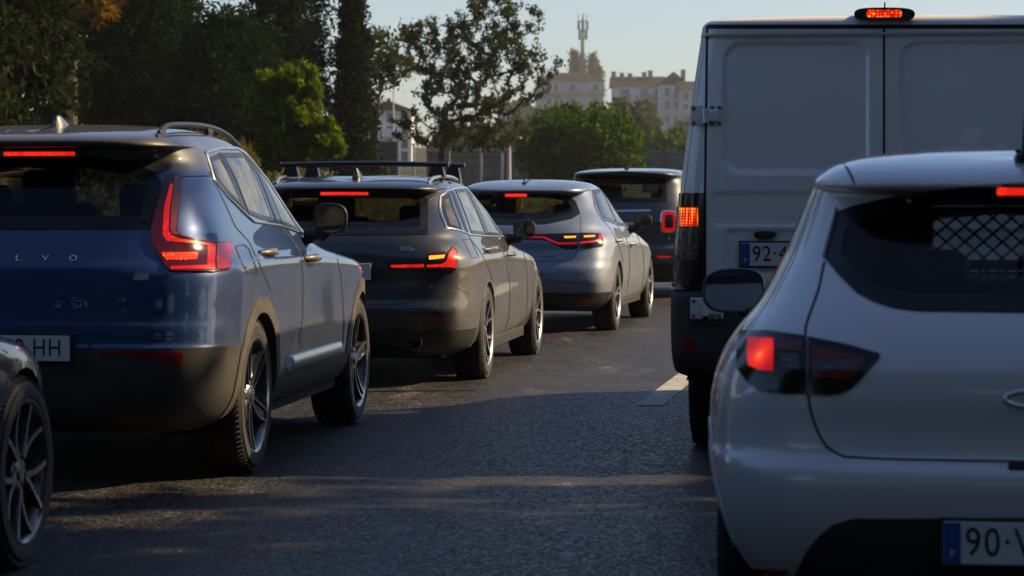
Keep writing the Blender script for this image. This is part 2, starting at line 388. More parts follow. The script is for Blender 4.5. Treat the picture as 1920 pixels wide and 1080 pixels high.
    def local(s, px, py, view='side'):
        p, n = s.hit(px, py, 'cam')
        return (p.y, p.z) if view == 'side' else ((p.x, p.z) if view == 'rear' else (p.x, p.y, p.z))
    def tolocal(s, poly, view): return [s.local(a, b, view) for a, b in poly]
    def sym(s, half, step=None):
        """half outline in photo px, from the top centre to the bottom centre -> symmetric (x,z) outline"""
        L = [(abs(a), b) for a, b in s.tolocal(half, 'rear')]
        L = [(0.0, L[0][1])] + L + [(0.0, L[-1][1])]
        return L + [(-a, b) for a, b in L[-2:0:-1]]
    # ---- pieces laid on the body
    def patch(s, name, poly, mat, view='cam', off=0.003, depth=0.012, puff=0.0, res=None, parent=None, mirror=False, label=None, hole=False, bev=0.0):
        poly = [tuple(p) for p in poly]; k = 1.0 if view != 'cam' else F / max(8.0, (s.root.location.y + 1))
        res = (res or 0.03) * k
        B = resample(poly, res, True); lo, hi = B.min(0), B.max(0)
        gu, gv = np.meshgrid(np.arange(lo[0] + res * .5, hi[0], res), np.arange(lo[1] + res * .5, hi[1], res)); I = np.stack([gu.ravel(), gv.ravel()], 1)
        if len(I):
            I = I[inpoly(I, poly)]
            if len(I): I = I[polydist(I, poly) > res * 0.45]
        nb = len(B)
        if bev > 0:
            pass
        allp = [Vector(p) for p in B] + [Vector(p) for p in I]
        vo, eo, fo, ov, oe, of = delaunay_2d_cdt(allp, [(i, (i + 1) % nb) for i in range(nb)], [], 1, 1e-6)
        PV = np.array([tuple(p) for p in vo]); dist = polydist(PV, poly)
        V = []
        inner = []
        for (u, v), dd in zip(PV, dist):
            p, n = s.hit(u, v, view)
            e = off + (puff * (1 - (1 - min(1.0, dd / (0.05 * k)))**2) if puff else 0)
            V.append(p + n * e); inner.append(p - n * depth)
        fs = []
        cnt = {}
        for f in fo:
            f = list(f); a = V[f[0]]; nn = (V[f[1]] - a).cross(V[f[2]] - a); o, d = s.ray(*PV[f[0]], view)
            if nn.dot(d) > 0: f = f[::-1]
            fs.append(tuple(f))
            for q in range(len(f)):
                e = (f[q], f[(q + 1) % len(f)]); cnt[e] = 1
        rim = [e for e in cnt if (e[1], e[0]) not in cnt]
        idx = {}
        for a, b in rim:
            for q in (a, b):
                if q not in idx: idx[q] = len(V); V.append(inner[q])
        fs += [(b, a, idx[a], idx[b]) for a, b in rim]
        if hole: s.cut(poly, view, mirror)
        o = mesh(name, V, fs, mat, parent or s.root, True, label, 40); outs = [o]
        if mirror:
            outs.append(s.mir(o, V, fs, mat, parent, label))
        return outs if mirror else o
    def mir(s, o, V, fs, mat, parent=None, label=None):
        par = parent or s.root
        if isinstance(par, (list, tuple)): par = par[1]
        return mesh(o.name.split('.')[0], [(-v[0], v[1], v[2]) for v in V], [f[::-1] for f in fs], mat, par, True, label, 40)
    def pair(s, name, poly, mat, parents=None, **kw):
        """the same piece on both sides; parents = pair of parents"""
        o = s.patch(name, poly, mat, parent=parents[0] if parents else None, **kw)
        V = [v.co.copy() for v in o.data.vertices]; fs = [tuple(p.vertices) for p in o.data.polygons]
        return [o, s.mir(o, V, fs, mat, parents[1] if parents else s.root, kw.get('label'))]
    def strip(s, name, line, width, mat, view='cam', closed=False, off=0.0015, res=0.02, parent=None, inset=0.0, lift=0.0, mirror=False):
        k = 1.0 if view != 'cam' else F / max(8.0, (s.root.location.y + 1))
        L = resample(line, res * k, closed); n = len(L)
        if closed: T = np.roll(L, -1, 0) - np.roll(L, 1, 0)
        else: T = np.gradient(L, axis=0)
        T = T / np.maximum(np.linalg.norm(T, axis=1), 1e-9)[:, None]; Nn = np.stack([-T[:, 1], T[:, 0]], 1)
        if closed:
            area = 0.5 * np.sum(L[:, 0] * np.roll(L[:, 1], -1) - np.roll(L[:, 0], -1) * L[:, 1])
            if area < 0: Nn = -Nn
        wv = width * k if np.isscalar(width) else np.interp(np.linspace(0, 1, n), np.linspace(0, 1, len(width)), width) * k
        wv = np.broadcast_to(wv, n)
        V = []
        for i in range(n):
            c = L[i] + Nn[i] * inset * k
            for q, e in ((-.5, off), (0, off + lift), (.5, off)):
                u = c + Nn[i] * wv[i] * q; p, nn = s.hit(u[0], u[1], view); V.append(p + nn * e)
        fs = []
        o, d = s.ray(L[0][0], L[0][1], view)
        for i in range(n if closed else n - 1):
            j = (i + 1) % n
            for q in (0, 1): fs.append((i * 3 + q, j * 3 + q, j * 3 + q + 1, i * 3 + q + 1))
        m = n // 2; f = fs[min(len(fs) - 1, m * 2)]; nn = (V[f[1]] - V[f[0]]).cross(V[f[3]] - V[f[0]]); o, d = s.ray(L[m % n][0], L[m % n][1], view)
        if nn.dot(d) > 0: fs = [q[::-1] for q in fs]
        ob = mesh(name, V, fs, mat, parent[0] if isinstance(parent, (list, tuple)) else (parent or s.root), True)
        if mirror: s.mir(ob, V, fs, mat, parent or s.root); 
        return ob
    def cut(s, poly, view, mirror=False):
        V = s.V
        if view == 'rear': ok = s.N[:, 1] < -0.12; P = V[:, [0, 2]]
        elif view == 'front': ok = s.N[:, 1] > 0.12; P = V[:, [0, 2]]
        else: ok = abs(s.N[:, 0]) > 0.25; P = V[:, [1, 2]]
        ins = inpoly(P, poly); s.keep &= ~(ins[s.Q].all(1) & ok)
    def window(s, name, poly, mat, view, frit=0.035, parent=None, off=0.002, label=None, res=0.05):
        """a pane set in a hole of the body, with its black border; side panes on both sides"""
        s.cut(poly, view)
        g = s.patch(name, poly, mat, view, off=off, depth=0.0, res=res, label=label)
        s.strip('border', poly, frit, FRIT, view, True, off=off + 0.0015, inset=frit / 2, parent=g, res=0.03)
        if view == 'side':
            V = [v.co.copy() for v in g.data.vertices]; fs = [tuple(p.vertices) for p in g.data.polygons]; g2 = s.mir(g, V, fs, mat, s.root, label)
            b = g.children[0]; V = [v.co.copy() for v in b.data.vertices]; fs = [tuple(p.vertices) for p in b.data.polygons]; s.mir(b, V, fs, FRIT, g2)
        return g
    def body(s, mat, extra=()):
        """link the shell; extra = (name, material, mask) for regions that are parts of their own"""
        sel = s.keep.copy()
        for nm, mt, mask in extra:
            m = sel & mask; sel &= ~m
            if m.any(): s._shell(nm, m, mt)
        s._shell('body', sel, mat)
    def at_x(s, px, py, x):
        """point on the sight line through a photo pixel where the car's own x is x"""
        o, d = s.ray(px, py, 'cam'); return o + d * ((x - o.x) / d.x)
    def arch_trim(s, wide, mat, off=0.006, a0=-8, a1=188, name='wheel_arch_trim', r0=0.0):
        for (yc, zc, r) in s.arches:
            n = 40; A = [R(a0 + (a1 - a0) * k / n) for k in range(n + 1)]
            poly = [(yc + (r + r0 - .006) * math.cos(t), zc + (r + r0 - .006) * math.sin(t)) for t in A] + [(yc + (r + wide) * math.cos(t), zc + (r + wide) * math.sin(t)) for t in A[::-1]]
            s.pair(name, poly, mat, view='side', off=off, depth=.05, res=.022)
    def wing_mirror(s, px, py, w, h, x, mat, cap=None, both=True, tilt=0.0):
        """door mirror: rounded housing, glass facing back, stalk to the door"""
        c = s.at_x(px, py, x); sg = 1 if x > 0 else -1
        for sd in ((1, -1) if both else (1,)):
            sx = sg * sd; vs, fs = [], []; n = 28; rings = [(-.0, 1.0), (.006, 1.03), (.03, 1.02), (.06, .93), (.09, .74), (.108, .42), (.112, .05)]
            SH = .30
            def shape(t, k):
                e = 2 / 3.2; cx = abs(math.cos(t))**e * math.copysign(1, math.cos(t)); cz = abs(math.sin(t))**e * math.copysign(1, math.sin(t))
                tp = 1 - .16 * max(0, cx) ** 2 * (1 if cz > 0 else .4)
                return w / 2 * cx * k, h / 2 * cz * tp * k
            for (dy, k) in rings:
                for q in range(n):
                    a, b = shape(2 * math.pi * q / n, k); vs.append((sx * (abs(c.x) + a), c.y + dy - a * SH, c.z + b))
            for i in range(len(rings) - 1):
                for q in range(n):
                    f = (i * n + q, i * n + (q + 1) % n, (i + 1) * n + (q + 1) % n, (i + 1) * n + q); fs.append(f if sx > 0 else f[::-1])
            o = mesh('wing_mirror', vs, fs, mat, s.root, True, None, 50)
            vs = []; 
            for k, dy in ((1.0, 0.0), (.93, .012)):
                for q in range(n):
                    a, b = shape(2 * math.pi * q / n, k); vs.append((sx * (abs(c.x) + a), c.y + dy - a * SH, c.z + b))
            fs = [(q, (q + 1) % n, n + (q + 1) % n, n + q) for q in range(n)]
            mesh('mirror_rim', vs, fs, BLACK, o, True)
            vs = []
            for q in range(n):
                a, b = shape(2 * math.pi * q / n, .935); vs.append((sx * (abs(c.x) + a), c.y + .010 - a * SH + b * .02, c.z + b))
            f = tuple(range(n)); mesh('mirror_glass', vs, [f if sx < 0 else f], MIRROR, o, False)
            m = MB(); bx = abs(c.x) - w / 2 - .05
            m.tube([(sx * bx, c.y + .07, c.z - h * .62), (sx * (abs(c.x) - w * .30), c.y + .06, c.z - h * .55), (sx * (abs(c.x) - w * .1), c.y + .05, c.z - h * .38)], [.045, .04, .03], 10)
            m.build('mirror_arm', BLACK, o)
            if cap is not None:
                vs, fs = [], []
                for i, (dy, k) in enumerate(rings[2:]):
                    for q in range(n):
                        a, b = shape(2 * math.pi * q / n, k * 1.012); vs.append((sx * (abs(c.x) + a), c.y + dy + .004 - a * SH, c.z + b))
                for i in range(len(rings) - 3):
                    for q in range(n): fs.append((i * n + q, i * n + (q + 1) % n, (i + 1) * n + (q + 1) % n, (i + 1) * n + q))
                mesh('mirror_cap', vs, fs, cap, o, True)
    def bar_lamp(s, name, x0, x1, y0, y1, yy, mat):
        """a slim lamp bar standing under the roof edge at the car's own depth yy"""
        P = []
        for px, py in ((x0, y0), (x1, y1)):
            o, d = s.ray(px, py, 'cam'); P.append(o + d * ((yy - o.y) / d.y))
        a, b = P; m = MB(); m.box(((a.x + b.x) / 2, yy + .01, (a.z + b.z) / 2), (abs(b.x - a.x), .02, abs(a.z - b.z)), .003)
        h = MB(); h.box(((a.x + b.x) / 2, yy + .022, (a.z + b.z) / 2), (abs(b.x - a.x) + .03, .02, abs(a.z - b.z) + .014), .004); h.box(((a.x + b.x) / 2, yy + .002, min(a.z, b.z) - .006), (abs(b.x - a.x) + .03, .044, .006), .001); o = h.build(name, BLACK, s.root); m.build('lamp_lens', mat, o)  # lower lip added to block the lamp's reflection in the glass
    def door_handle(s, px, py, mat, ln=.21, hgt=.035):
        p, n = s.hit(px, py, 'cam')
        for sd in (1, -1):
            m = MB(); y, z = p.y, p.z; x = abs(p.x)
            pts = [(sd * (x - .005), y - ln / 2, z), (sd * (x + .022), y - ln / 2 + .025, z + .001), (sd * (x + .034), y - ln * .2, z + .002), (sd * (x + .036), y + ln * .2, z + .002), (sd * (x + .026), y + ln / 2 - .025, z + .001), (sd * (x - .005), y + ln / 2, z)]
            m.tube(pts, [hgt * .36, hgt * .45, hgt * .5, hgt * .5, hgt * .45, hgt * .36], 12); o = m.build('door_handle', mat, s.root)
    def shark_fin(s, y, mat, h=.06, ln=.17, w=.065):
        z0 = s.hit(0, y, 'top')[0].z - .006; vs, fs = [], []; n = 12; K = 7
        for i in range(K):
            t = i / (K - 1); zz = z0 + h * t; yb = y - ln / 2 + ln * .12 * t; yf = y + ln / 2 - ln * .62 * t ** .8; ww = w / 2 * (1 - t) ** .8 + .006
            for q in range(n):
                a = 2 * math.pi * q / n; vs.append((ww * math.cos(a) , (yb + yf) / 2 + (yf - yb) / 2 * math.sin(a), zz))
        for i in range(K - 1):
            for q in range(n): fs.append((i * n + q, i * n + (q + 1) % n, (i + 1) * n + (q + 1) % n, (i + 1) * n + q))
        fs.append(tuple((K - 1) * n + q for q in range(n))); mesh('roof_antenna', vs, fs, mat, s.root, True, None, 60)
    def rod_antenna(s, y, ln=.21, lean=-.06):
        z0 = s.hit(0, y, 'top')[0].z; m = MB(); m.lathe([(-.01, .03), (.008, .028), (.016, .015), (.02, .001)], 20, 'z', c=(0, y, z0)); m.tube([(0, y, z0), (0, y + lean * .3, z0 + ln * .3), (0, y + lean, z0 + ln)], [.008, .007, .0045], 8); m.build('roof_antenna', BLACK, s.root)
    def roof_rail(s, x, y0, y1, mat, h=.045, rad=.016, taper=.03):
        for sd in (1, -1):
            pts = []; n = 26
            for k in range(n + 1):
                t = k / n; y = y0 + (y1 - y0) * t; xx = x - taper * (abs(t - .5) * 2) ** 2
                z = s.hit(xx, y, 'top')[0].z; e = min(t, 1 - t) / .10; lift = h * (1 - (1 - min(1, e)) ** 2)
                pts.append((sd * xx, y, z - .008 + lift))
            m = MB(); m.tube(pts, rad, 10); m.build('roof_rail', mat, s.root)
            if h > .03:
                f = MB()
                for t in (.04, .5, .96):
                    k = int(t * n); p = pts[k]; z = s.hit(abs(p[0]), p[1], 'top')[0].z; f.box((p[0], p[1], (p[2] + z) / 2 - .005), (.02, .10, max(.01, p[2] - z + .01)), .006)
                f.build('rail_foot', mat, s.root)
    def windscreen(s, z0, z1, w0, w1):
        poly = [(-w0, z0), (w0, z0), (w1, z1), (-w1, z1)]; s.window('windscreen', poly, GLASS_CL, 'front', frit=.04, res=.08)
    def _shell(s, name, sel, mat):
        Q = s.Q[sel]; use = np.unique(Q); mp = np.full(len(s.V), -1); mp[use] = np.arange(len(use))
        o = mesh_np(name, s.V[use], mp[Q], mat, s.root, True); return o
    def lines(s, name, lines, width=0.006, view='cam', mat=None, off=0.0012):
        """panel gaps, each a part of its own"""
        for L in lines: s.strip(name, L, width, mat or GAP, view, off=off)
    def lettering(s, name, txt, px, py, h, mat, view='cam', off=0.004, width=1.0, extrude=0.002, parent=None, space=1.0, align='CENTER', shear=0.0):
        p, n = s.hit(px, py, view); vs, fs = text_mesh(txt, h, extrude, align, width, space)
        n = Vector((0, n.y, n.z)).normalized(); up = Vector((0, 0, 1)); up = (up - n * up.dot(n)).normalized(); rt = up.cross(n); 
        V = []
        for (a, b, c) in vs:
            q = p + rt * (a + shear * b) + up * b
            hp = s.bvh.ray_cast(q + n * 0.4, -n)[0]
            V.append((hp if hp is not None else q) + n * (c + off))
        return mesh(name, V, fs, mat, parent or s.root, False)
    def wheels(s, axles, track, Rt, Rr, W, style, mats=(None, None)):
        protos = None
        for (yc, zc) in axles:
            for sd in (1, -1):
                w = bpy.data.objects.new('wheel', None); link(w, s.root); w.location = (sd * track, yc, Rt)
                w.rotation_euler = (rng.random() * 6, 0, 0 if sd > 0 else math.pi)
                for nm, (me, mt) in wheel_meshes(Rt, Rr, W, style).items():
                    o = bpy.data.objects.new(nm, me); link(o, w)
        # wheel housings and floor, so that nothing shows through the arches
    def underbody(s, L, w, axles, z0=0.2, z1=0.45, r=0.37):
        m = MB()
        a, b = axles[0][0], axles[1][0]
        for y0, y1, ww in ((0.34, a - r - .02, w - .22), (a - r, a + r, w - .34), (a + r + .03, b - r - .03, w - .06), (b - r, b + r, w - .34), (b + r, L - .4, w - .25)):
            m.box((0, (y0 + y1) / 2, (z0 + z1) / 2), (2 * ww, y1 - y0 - .004, z1 - z0), 0)
        for yc in (a, b):                                   # inner arch liners
            for sd in (1, -1):
                vs, fs = [], []; n = 18
                for k in range(n + 1):
                    t = math.pi * (k / n * 1.24 - 0.12)
                    for xx in (w - 0.035, w - .36): vs.append((sd * xx, yc + (r + .005) * math.cos(t), s.arches[0][1] + (r + .005) * math.sin(t)))
                for k in range(n): fs.append((2 * k, 2 * k + 1, 2 * k + 3, 2 * k + 2))
                m.add(vs, fs)
                m.add([(sd * (w - .36), yc - r, z0), (sd * (w - .36), yc + r, z0), (sd * (w - .36), yc + r, s.arches[0][1] + r), (sd * (w - .36), yc - r, s.arches[0][1] + r)], [(0, 1, 2, 3)])
        m.build('underbody', UNDER, s.root, False)
    def cabin(s, yfront, yrear, zseat=0.5, wc=0.62, rows=2, zhead=1.2, mat=None):
        """seats with headrests, dashboard, wheel and inner mirror"""
        mat = mat or DARKIN
        def seat(name, x, y, w, zb, zt, hr):
            m = MB(); m.box((x, y + .2, zb), (w, .52, .16), .05)
            Mr = Matrix.Rotation(R(-17), 4, 'X') @ Matrix.Identity(4); Mr = Matrix.Rotation(R(14), 4, 'X')
            m.box((x, y - .06, (zb + zt) / 2 + .03), (w, .15, zt - zb + .06), .055, M=Mr)
            o = m.build(name, mat, s.root)
            for hx in hr:
                h = MB(); h.box((hx, y - .16, zt + .13), (.27, .11, .19), .045, M=Mr)
                for q in (-.05, .05): h.tube([(hx + q, y - .13, zt - .03), (hx + q, y - .155, zt + .08)], .007, 6)
                h.build('headrest', mat, o)
        for x in (-.37, .37): seat('front_seat', x, yfront, .5, zseat, zhead - .12, (x,))
        if rows > 1: seat('rear_seat', 0, yrear, wc * 2, zseat + .02, zhead - .2, (-.4, .4))
        d = MB(); d.box((0, yfront + 1.0, .92), (wc * 2.1, .5, .2), .08); d.build('dashboard', mat, s.root)
        sw = MB(); pts = [(-.37 + .18 * math.cos(t), yfront + .62 - .07 * math.sin(t), .92 + .17 * math.sin(t)) for t in np.linspace(0, 2 * math.pi, 25)]; sw.tube(pts, .014, 8, False)
        sw.tube([(-.55, yfront + .62, .92), (-.19, yfront + .62, .92)], .02, 6); sw.build('steering_wheel', mat, s.root)
        return s
    def plate(s, px, py, txt, view='cam', w=0.52, h=0.112, blue=True, tilt=True, align=0.0, chars=0.078):
        p, n = s.hit(px, py, view) if view == 'cam' else s.hit(px, py, view)
        c = Vector((p.x, p.y - 0.022, p.z)); n2 = n
        m = MB(); m.box((0, 0, 0), (w + .02, .012, h + .02), .004); T = Matrix.Translation((0, c.y, c.z))
        T = Matrix.Translation((c.x, c.y, c.z))
        ob = mesh('number_plate', [T @ Vector(v) for v in m.v], m.f, BLACK, s.root, False)
        f = MB(); f.box((0, -.008, 0), (w, .006, h), .002); mesh('plate_face', [T @ Vector(v) for v in f.v], f.f, PLATE, ob, False)
        if blue:
            b = MB(); b.box((-w / 2 + .023, -.0115, 0), (.044, .003, h - .004), .001); mesh('country_band', [T @ Vector(v) for v in b.v], b.f, PLATE_BLUE, ob, False)
            vs, fs = text_mesh('P', .022, .0005); mesh('country_letter', [T @ Vector((a - w / 2 + .023, -.0135 - c2, b2 - .03)) for a, b2, c2 in vs], fs, PLATE, ob, False)
        vs, fs = text_mesh(txt, chars, .0005, 'LEFT', 0.82, 1.12)
        xs = [v[0] for v in vs]; sh = -w / 2 + (.058 if blue else .02) - min(xs) if align == 0 else align
        mesh('plate_lettering', [T @ Vector((a + sh, -.0125 - c2, b2)) for a, b2, c2 in vs], fs, INK, ob, False)
        return ob

_WM = {}
def wheel_meshes(Rt, Rr, W, style):
    key = (Rt, Rr, W, style)
    if key in _WM: return _WM[key]
    out = {}
    def mk(nm, m, mats, smooth=True, fm=None):
        me = bpy.data.meshes.new(nm); me.from_pydata(m.v, [], m.f)
        for q in mats: me.materials.append(q)
        if fm: me.polygons.foreach_set('material_index', fm)
        me.polygons.foreach_set('use_smooth', [True] * len(me.polygons)); me.set_sharp_from_angle(angle=R(32)); me.update(); out[nm] = (me, None)
    h = W / 2; t = MB()
    prof = [(-h * .80, Rr - .005), (-h * .98, Rr + .03), (-h, (Rr + Rt) / 2), (-h * .93, Rt - .028), (-h * .74, Rt - .006), (-h * .45, Rt), (0, Rt + .001), (h * .45, Rt), (h * .74, Rt - .006), (h * .86, Rt - .016), (h * .95, Rt - .035), (h * 1.0, (Rr + Rt) / 2 + .01), (h * 1.01, Rr + .03), (h * .985, Rr + .012), (h * .90, Rr - .004)]
    t.lathe(prof, 72, 'x')
    for q in range(84):                                       # shoulder tread blocks
        a = 2 * math.pi * q / 84
        for sd in (1, -1):
            Mx = Matrix.Rotation(a + (0.03 if sd < 0 else 0), 4, 'X') @ Matrix.Translation((sd * h * .80, 0, Rt - .010)) @ Matrix.Rotation(R(24 * sd), 4, 'Y')
            t.box((0, 0, 0), (h * .22, .017, .013), 0, M=Mx)
    for xx in (-.35, 0, .35): t.lathe([(h * xx - .014, Rt + .0005), (h * xx - .014, Rt + .004), (h * xx + .014, Rt + .004), (h * xx + .014, Rt + .0005)], 72, 'x')
    mk('tyre', t, [RUBBER])
    r = MB(); r.lathe([(-h * .8, Rr), (-h * .5, Rr - .03), (h * .3, Rr - .035), (h * .80, Rr - .022), (h * .93, Rr - .012), (h * .99, Rr - .002), (h * .99, Rr + .006), (h * .93, Rr + .008)], 72, 'x'); nb = len(r.f)
    n1 = 72 * (7 if style[2] == 3 else 4); fm = [1 if i < n1 else 0 for i in range(nb)]
    n, kind, dark = style
    xo = h * .93
    def spoke(a0, a1, w0, w1, x0, x1, rr0, rr1, th=.03, bend=0.0):
        """tapered bar from angle a0 at the hub to a1 at the rim: bright face, dark flanks"""
        S = 7; vs = []
        for k in range(S):
            u = k / (S - 1); a = a0 + (a1 - a0) * u + bend * math.sin(math.pi * u); rr = rr0 + (rr1 - rr0) * u; w = w0 + (w1 - w0) * u; x = x0 + (x1 - x0) * u - .006 * math.sin(math.pi * u)
            dirv = Vector((0, math.cos(a), math.sin(a))); tv = Vector((0, -math.sin(a), math.cos(a)))
            for (xx, ww) in ((x, -w * .42), (x, w * .42), (x - .006, w * .5), (x - th, w * .62), (x - th, -w * .62), (x - .006, -w * .5)):
                vs.append(dirv * rr + tv * ww + Vector((xx, 0, 0)))
        fs = []
        for k in range(S - 1):
            for q in range(6):
                q2 = (q + 1) % 6; fs.append((k * 6 + q, (k + 1) * 6 + q, (k + 1) * 6 + q2, k * 6 + q2)); fm.append(0 if q == 0 or (q in (1, 5) and not dark) or (not dark) else 1)
        r.add(vs, fs)
    hub = .072
    for k in range(n):
        a = 2 * math.pi * k / n
        if kind == 'twin':
            for sd in (1, -1): spoke(a + sd * .10, a + sd * .13, .030, .024, xo - .014, xo + .002, hub * .8, Rr - .012)
        elif kind == 'vee':
            for sd in (1, -1): spoke(a + sd * .05, a + sd * math.pi / n * .55, .026, .022, xo - .014, xo + .002, hub * .8, Rr - .012)
        elif kind == 'turbine':
            spoke(a + .05, a + .16, .036, .022, xo - .016, xo + .002, hub * .8, Rr - .01, bend=.05); spoke(a + .14, a + .40, .040, .018, xo - .016, xo + .002, hub * .8, Rr - .01, bend=.10)
        elif kind == 'edge':
            q = len(fm); spoke(a, a + .10, .085, .060, xo - .030, xo - .006, hub * .7, Rr - .012, th=.035); fm[q:] = [1] * (len(fm) - q)
            for sd in (1, -1): spoke(a + sd * .30 * (1 if sd > 0 else .9), a + .10 + sd * .105, .013, .011, xo - .020, xo + .004, hub * .9, Rr - .012, th=.018)
        elif kind == 'broad':
            spoke(a, a, .055, .07, xo - .014, xo + .002, hub * .8, Rr - .012)
            spoke(a, a, .02, .02, xo - .010, xo + .005, hub * .8, Rr - .012)
        else: spoke(a, a, .04, .03, xo - .014, xo + .002, hub * .8, Rr - .012)
    nh = len(r.f); r.lathe([(xo - .07, hub), (xo - .03, hub), (xo - .022, hub * .9), (xo - .020, .034), (xo - .012, .032), (xo - .010, .004)], 40, 'x'); fm += [0] * (len(r.f) - nh)
    for k in range(5):
        a = 2 * math.pi * (k + .5) / 5; nh = len(r.f); r.lathe([(xo - .03, .010), (xo - .018, .010), (xo - .017, .001)], 10, 'x', c=(0, .055 * math.cos(a), .055 * math.sin(a))); fm += [1] * (len(r.f) - nh)
    mk('rim', r, [ALLOY if dark in (1, 3) else (ALLOYGR if dark == 0 else SATIN), ALLOYDK if dark else ALLOYGR], fm=fm)
    d = MB(); d.lathe([(-.01, .06), (-.01, Rr * .72), (.012, Rr * .72), (.012, .06)], 48, 'x'); d.box((0, Rr * .55, .08), (.09, .10, .2), .015); d.lathe([(-h * .6, Rr - .02), (-h * .6, .02)], 24, 'x')
    mk('brake_disc', d, [STEEL])
    _WM[key] = out; return out
# rows: z_rear z_mid z_front half_width y_rear y_front Lr nr Lf nf
def row(z, w, yr, yf, Lr=1.0, nr=6.0, Lf=1.3, nf=3.2):
    z = z if isinstance(z, tuple) else (z, z, z); return (*z, w, yr, yf, Lr, nr, Lf, nf)

SUV_K = [
 row(.24, .78, .24, 4.20), row(.30, .88, .12, 4.33), row(.42, .935, .04, 4.38), row(.60, .950, .0, 4.42), row(.632, .955, .0, 4.425), row(.645, .955, .008, 4.425),
 row(.72, .955, .016, 4.42), row(.75, .955, .026, 4.42), row((.88, .88, .80), .957, .040, 4.41, 1.0, 6), row((.955, .95, .84), .957, .050, 4.36, 1.0, 5.8),
 row((.995, .985, .88), .948, .06, 4.25, 1.05, 5.4), row((1.02, 1.005, .93), .918, .075, 4.0, 1.0, 5.2), row((1.06, 1.03, .98), .893, .09, 3.6, 1.0, 5.2), row((1.11, 1.06, 1.05), .876, .11, 3.30, .95, 5.2),
 row((1.17, 1.11, 1.10), .858, .135, 3.12, .9, 5.2), row((1.35, 1.31, 1.28), .795, .25, 2.75, .9, 5), row((1.41, 1.40, 1.38), .765, .30, 2.57, .85, 5), row((1.47, 1.47, 1.45), .732, .36, 2.42, .8, 5),
 row((1.515, 1.525, 1.51), .700, .36, 2.28, .8, 5), row((1.522, 1.545, 1.525), .685, .20, 2.2, .8, 5), row((1.545, 1.582, 1.545), .648, .185, 2.1, .8, 4.8),
 row((1.565, 1.61, 1.56), .575, .215, 1.98, .8, 4.4), row((1.582, 1.632, 1.572), .42, .29, 1.9, .7, 3.6), row((1.592, 1.642, 1.58), .22, .38, 1.86, .5, 3), row((1.596, 1.645, 1.582), .01, .44, 1.84, .3, 2.5)]

WAG_K = [
 row(.20, .76, .28, 4.5), row(.26, .85, .12, 4.62), row(.38, .895, .04, 4.68), row(.52, .91, .0, 4.70), row(.56, .912, .01, 4.70),
 row((.60, .60, .52), .913, .022, 4.69), row((.72, .72, .60), .916, .035, 4.66), row((.80, .79, .66), .916, .030, 4.60, 1.0, 6), row((.86, .85, .72), .908, .032, 4.5, 1.0, 6),
 row((.90, .885, .78), .888, .040, 4.25, 1.0, 5.8), row((.95, .92, .86), .860, .055, 3.7, 1., 5.4), row((1.01, .97, .96), .835, .085, 3.28, 1., 4.6),
 row((1.05, 1.02, 1.02), .815, .125, 3.1, .95, 4.6), row((1.18, 1.20, 1.18), .738, .36, 2.75, .9, 4.6), row((1.29, 1.33, 1.30), .668, .50, 2.40, .8, 4.6),
 row((1.315, 1.36, 1.33), .648, .53, 2.3, .8, 4.6), row((1.325, 1.373, 1.34), .636, .40, 2.25, .8, 4.8), row((1.342, 1.395, 1.352), .605, .375, 2.2, .8, 4.6),
 row((1.364, 1.415, 1.365), .54, .41, 2.1, .8, 4.2), row((1.385, 1.432, 1.378), .39, .49, 2.02, .7, 3.6), row((1.396, 1.44, 1.385), .19, .58, 1.98, .5, 3), row((1.40, 1.442, 1.387), .01, .64, 1.96, .3, 2.5)]

HAT_K = [
 row(.20, .74, .28, 4.15), row(.26, .83, .12, 4.27), row(.38, .885, .03, 4.33), row(.50, .905, .0, 4.35), row((.60, .60, .52), .907, .015, 4.35),
 row((.66, .66, .55), .908, .05, 4.34), row((.69, .69, .56), .909, .065, 4.33), row((.78, .77, .60), .910, .09, 4.28, 1.05, 5.6), row((.85, .84, .68), .900, .10, 4.16, 1.05, 5.2), row((.90, .88, .76), .878, .12, 3.9, 1.05, 4.8),
 row((.95, .93, .87), .848, .15, 3.4, 1.05, 4.2), row((1.01, .98, .97), .82, .20, 3.08, 1., 4), row((1.06, 1.03, 1.03), .79, .27, 2.87, .95, 4), row((1.18, 1.20, 1.18), .71, .47, 2.52, .9, 3.8),
 row((1.28, 1.33, 1.30), .64, .62, 2.15, .85, 3.8), row((1.30, 1.36, 1.33), .62, .64, 2.05, .85, 3.8), row((1.305, 1.372, 1.34), .61, .50, 2.0, .85, 4), row((1.33, 1.398, 1.355), .57, .475, 1.95, .85, 4),
 row((1.357, 1.418, 1.368), .49, .52, 1.86, .8, 3.8), row((1.38, 1.434, 1.38), .35, .61, 1.8, .7, 3.4), row((1.394, 1.44, 1.385), .17, .70, 1.76, .5, 3), row((1.398, 1.442, 1.387), .01, .76, 1.75, .3, 2.5)]

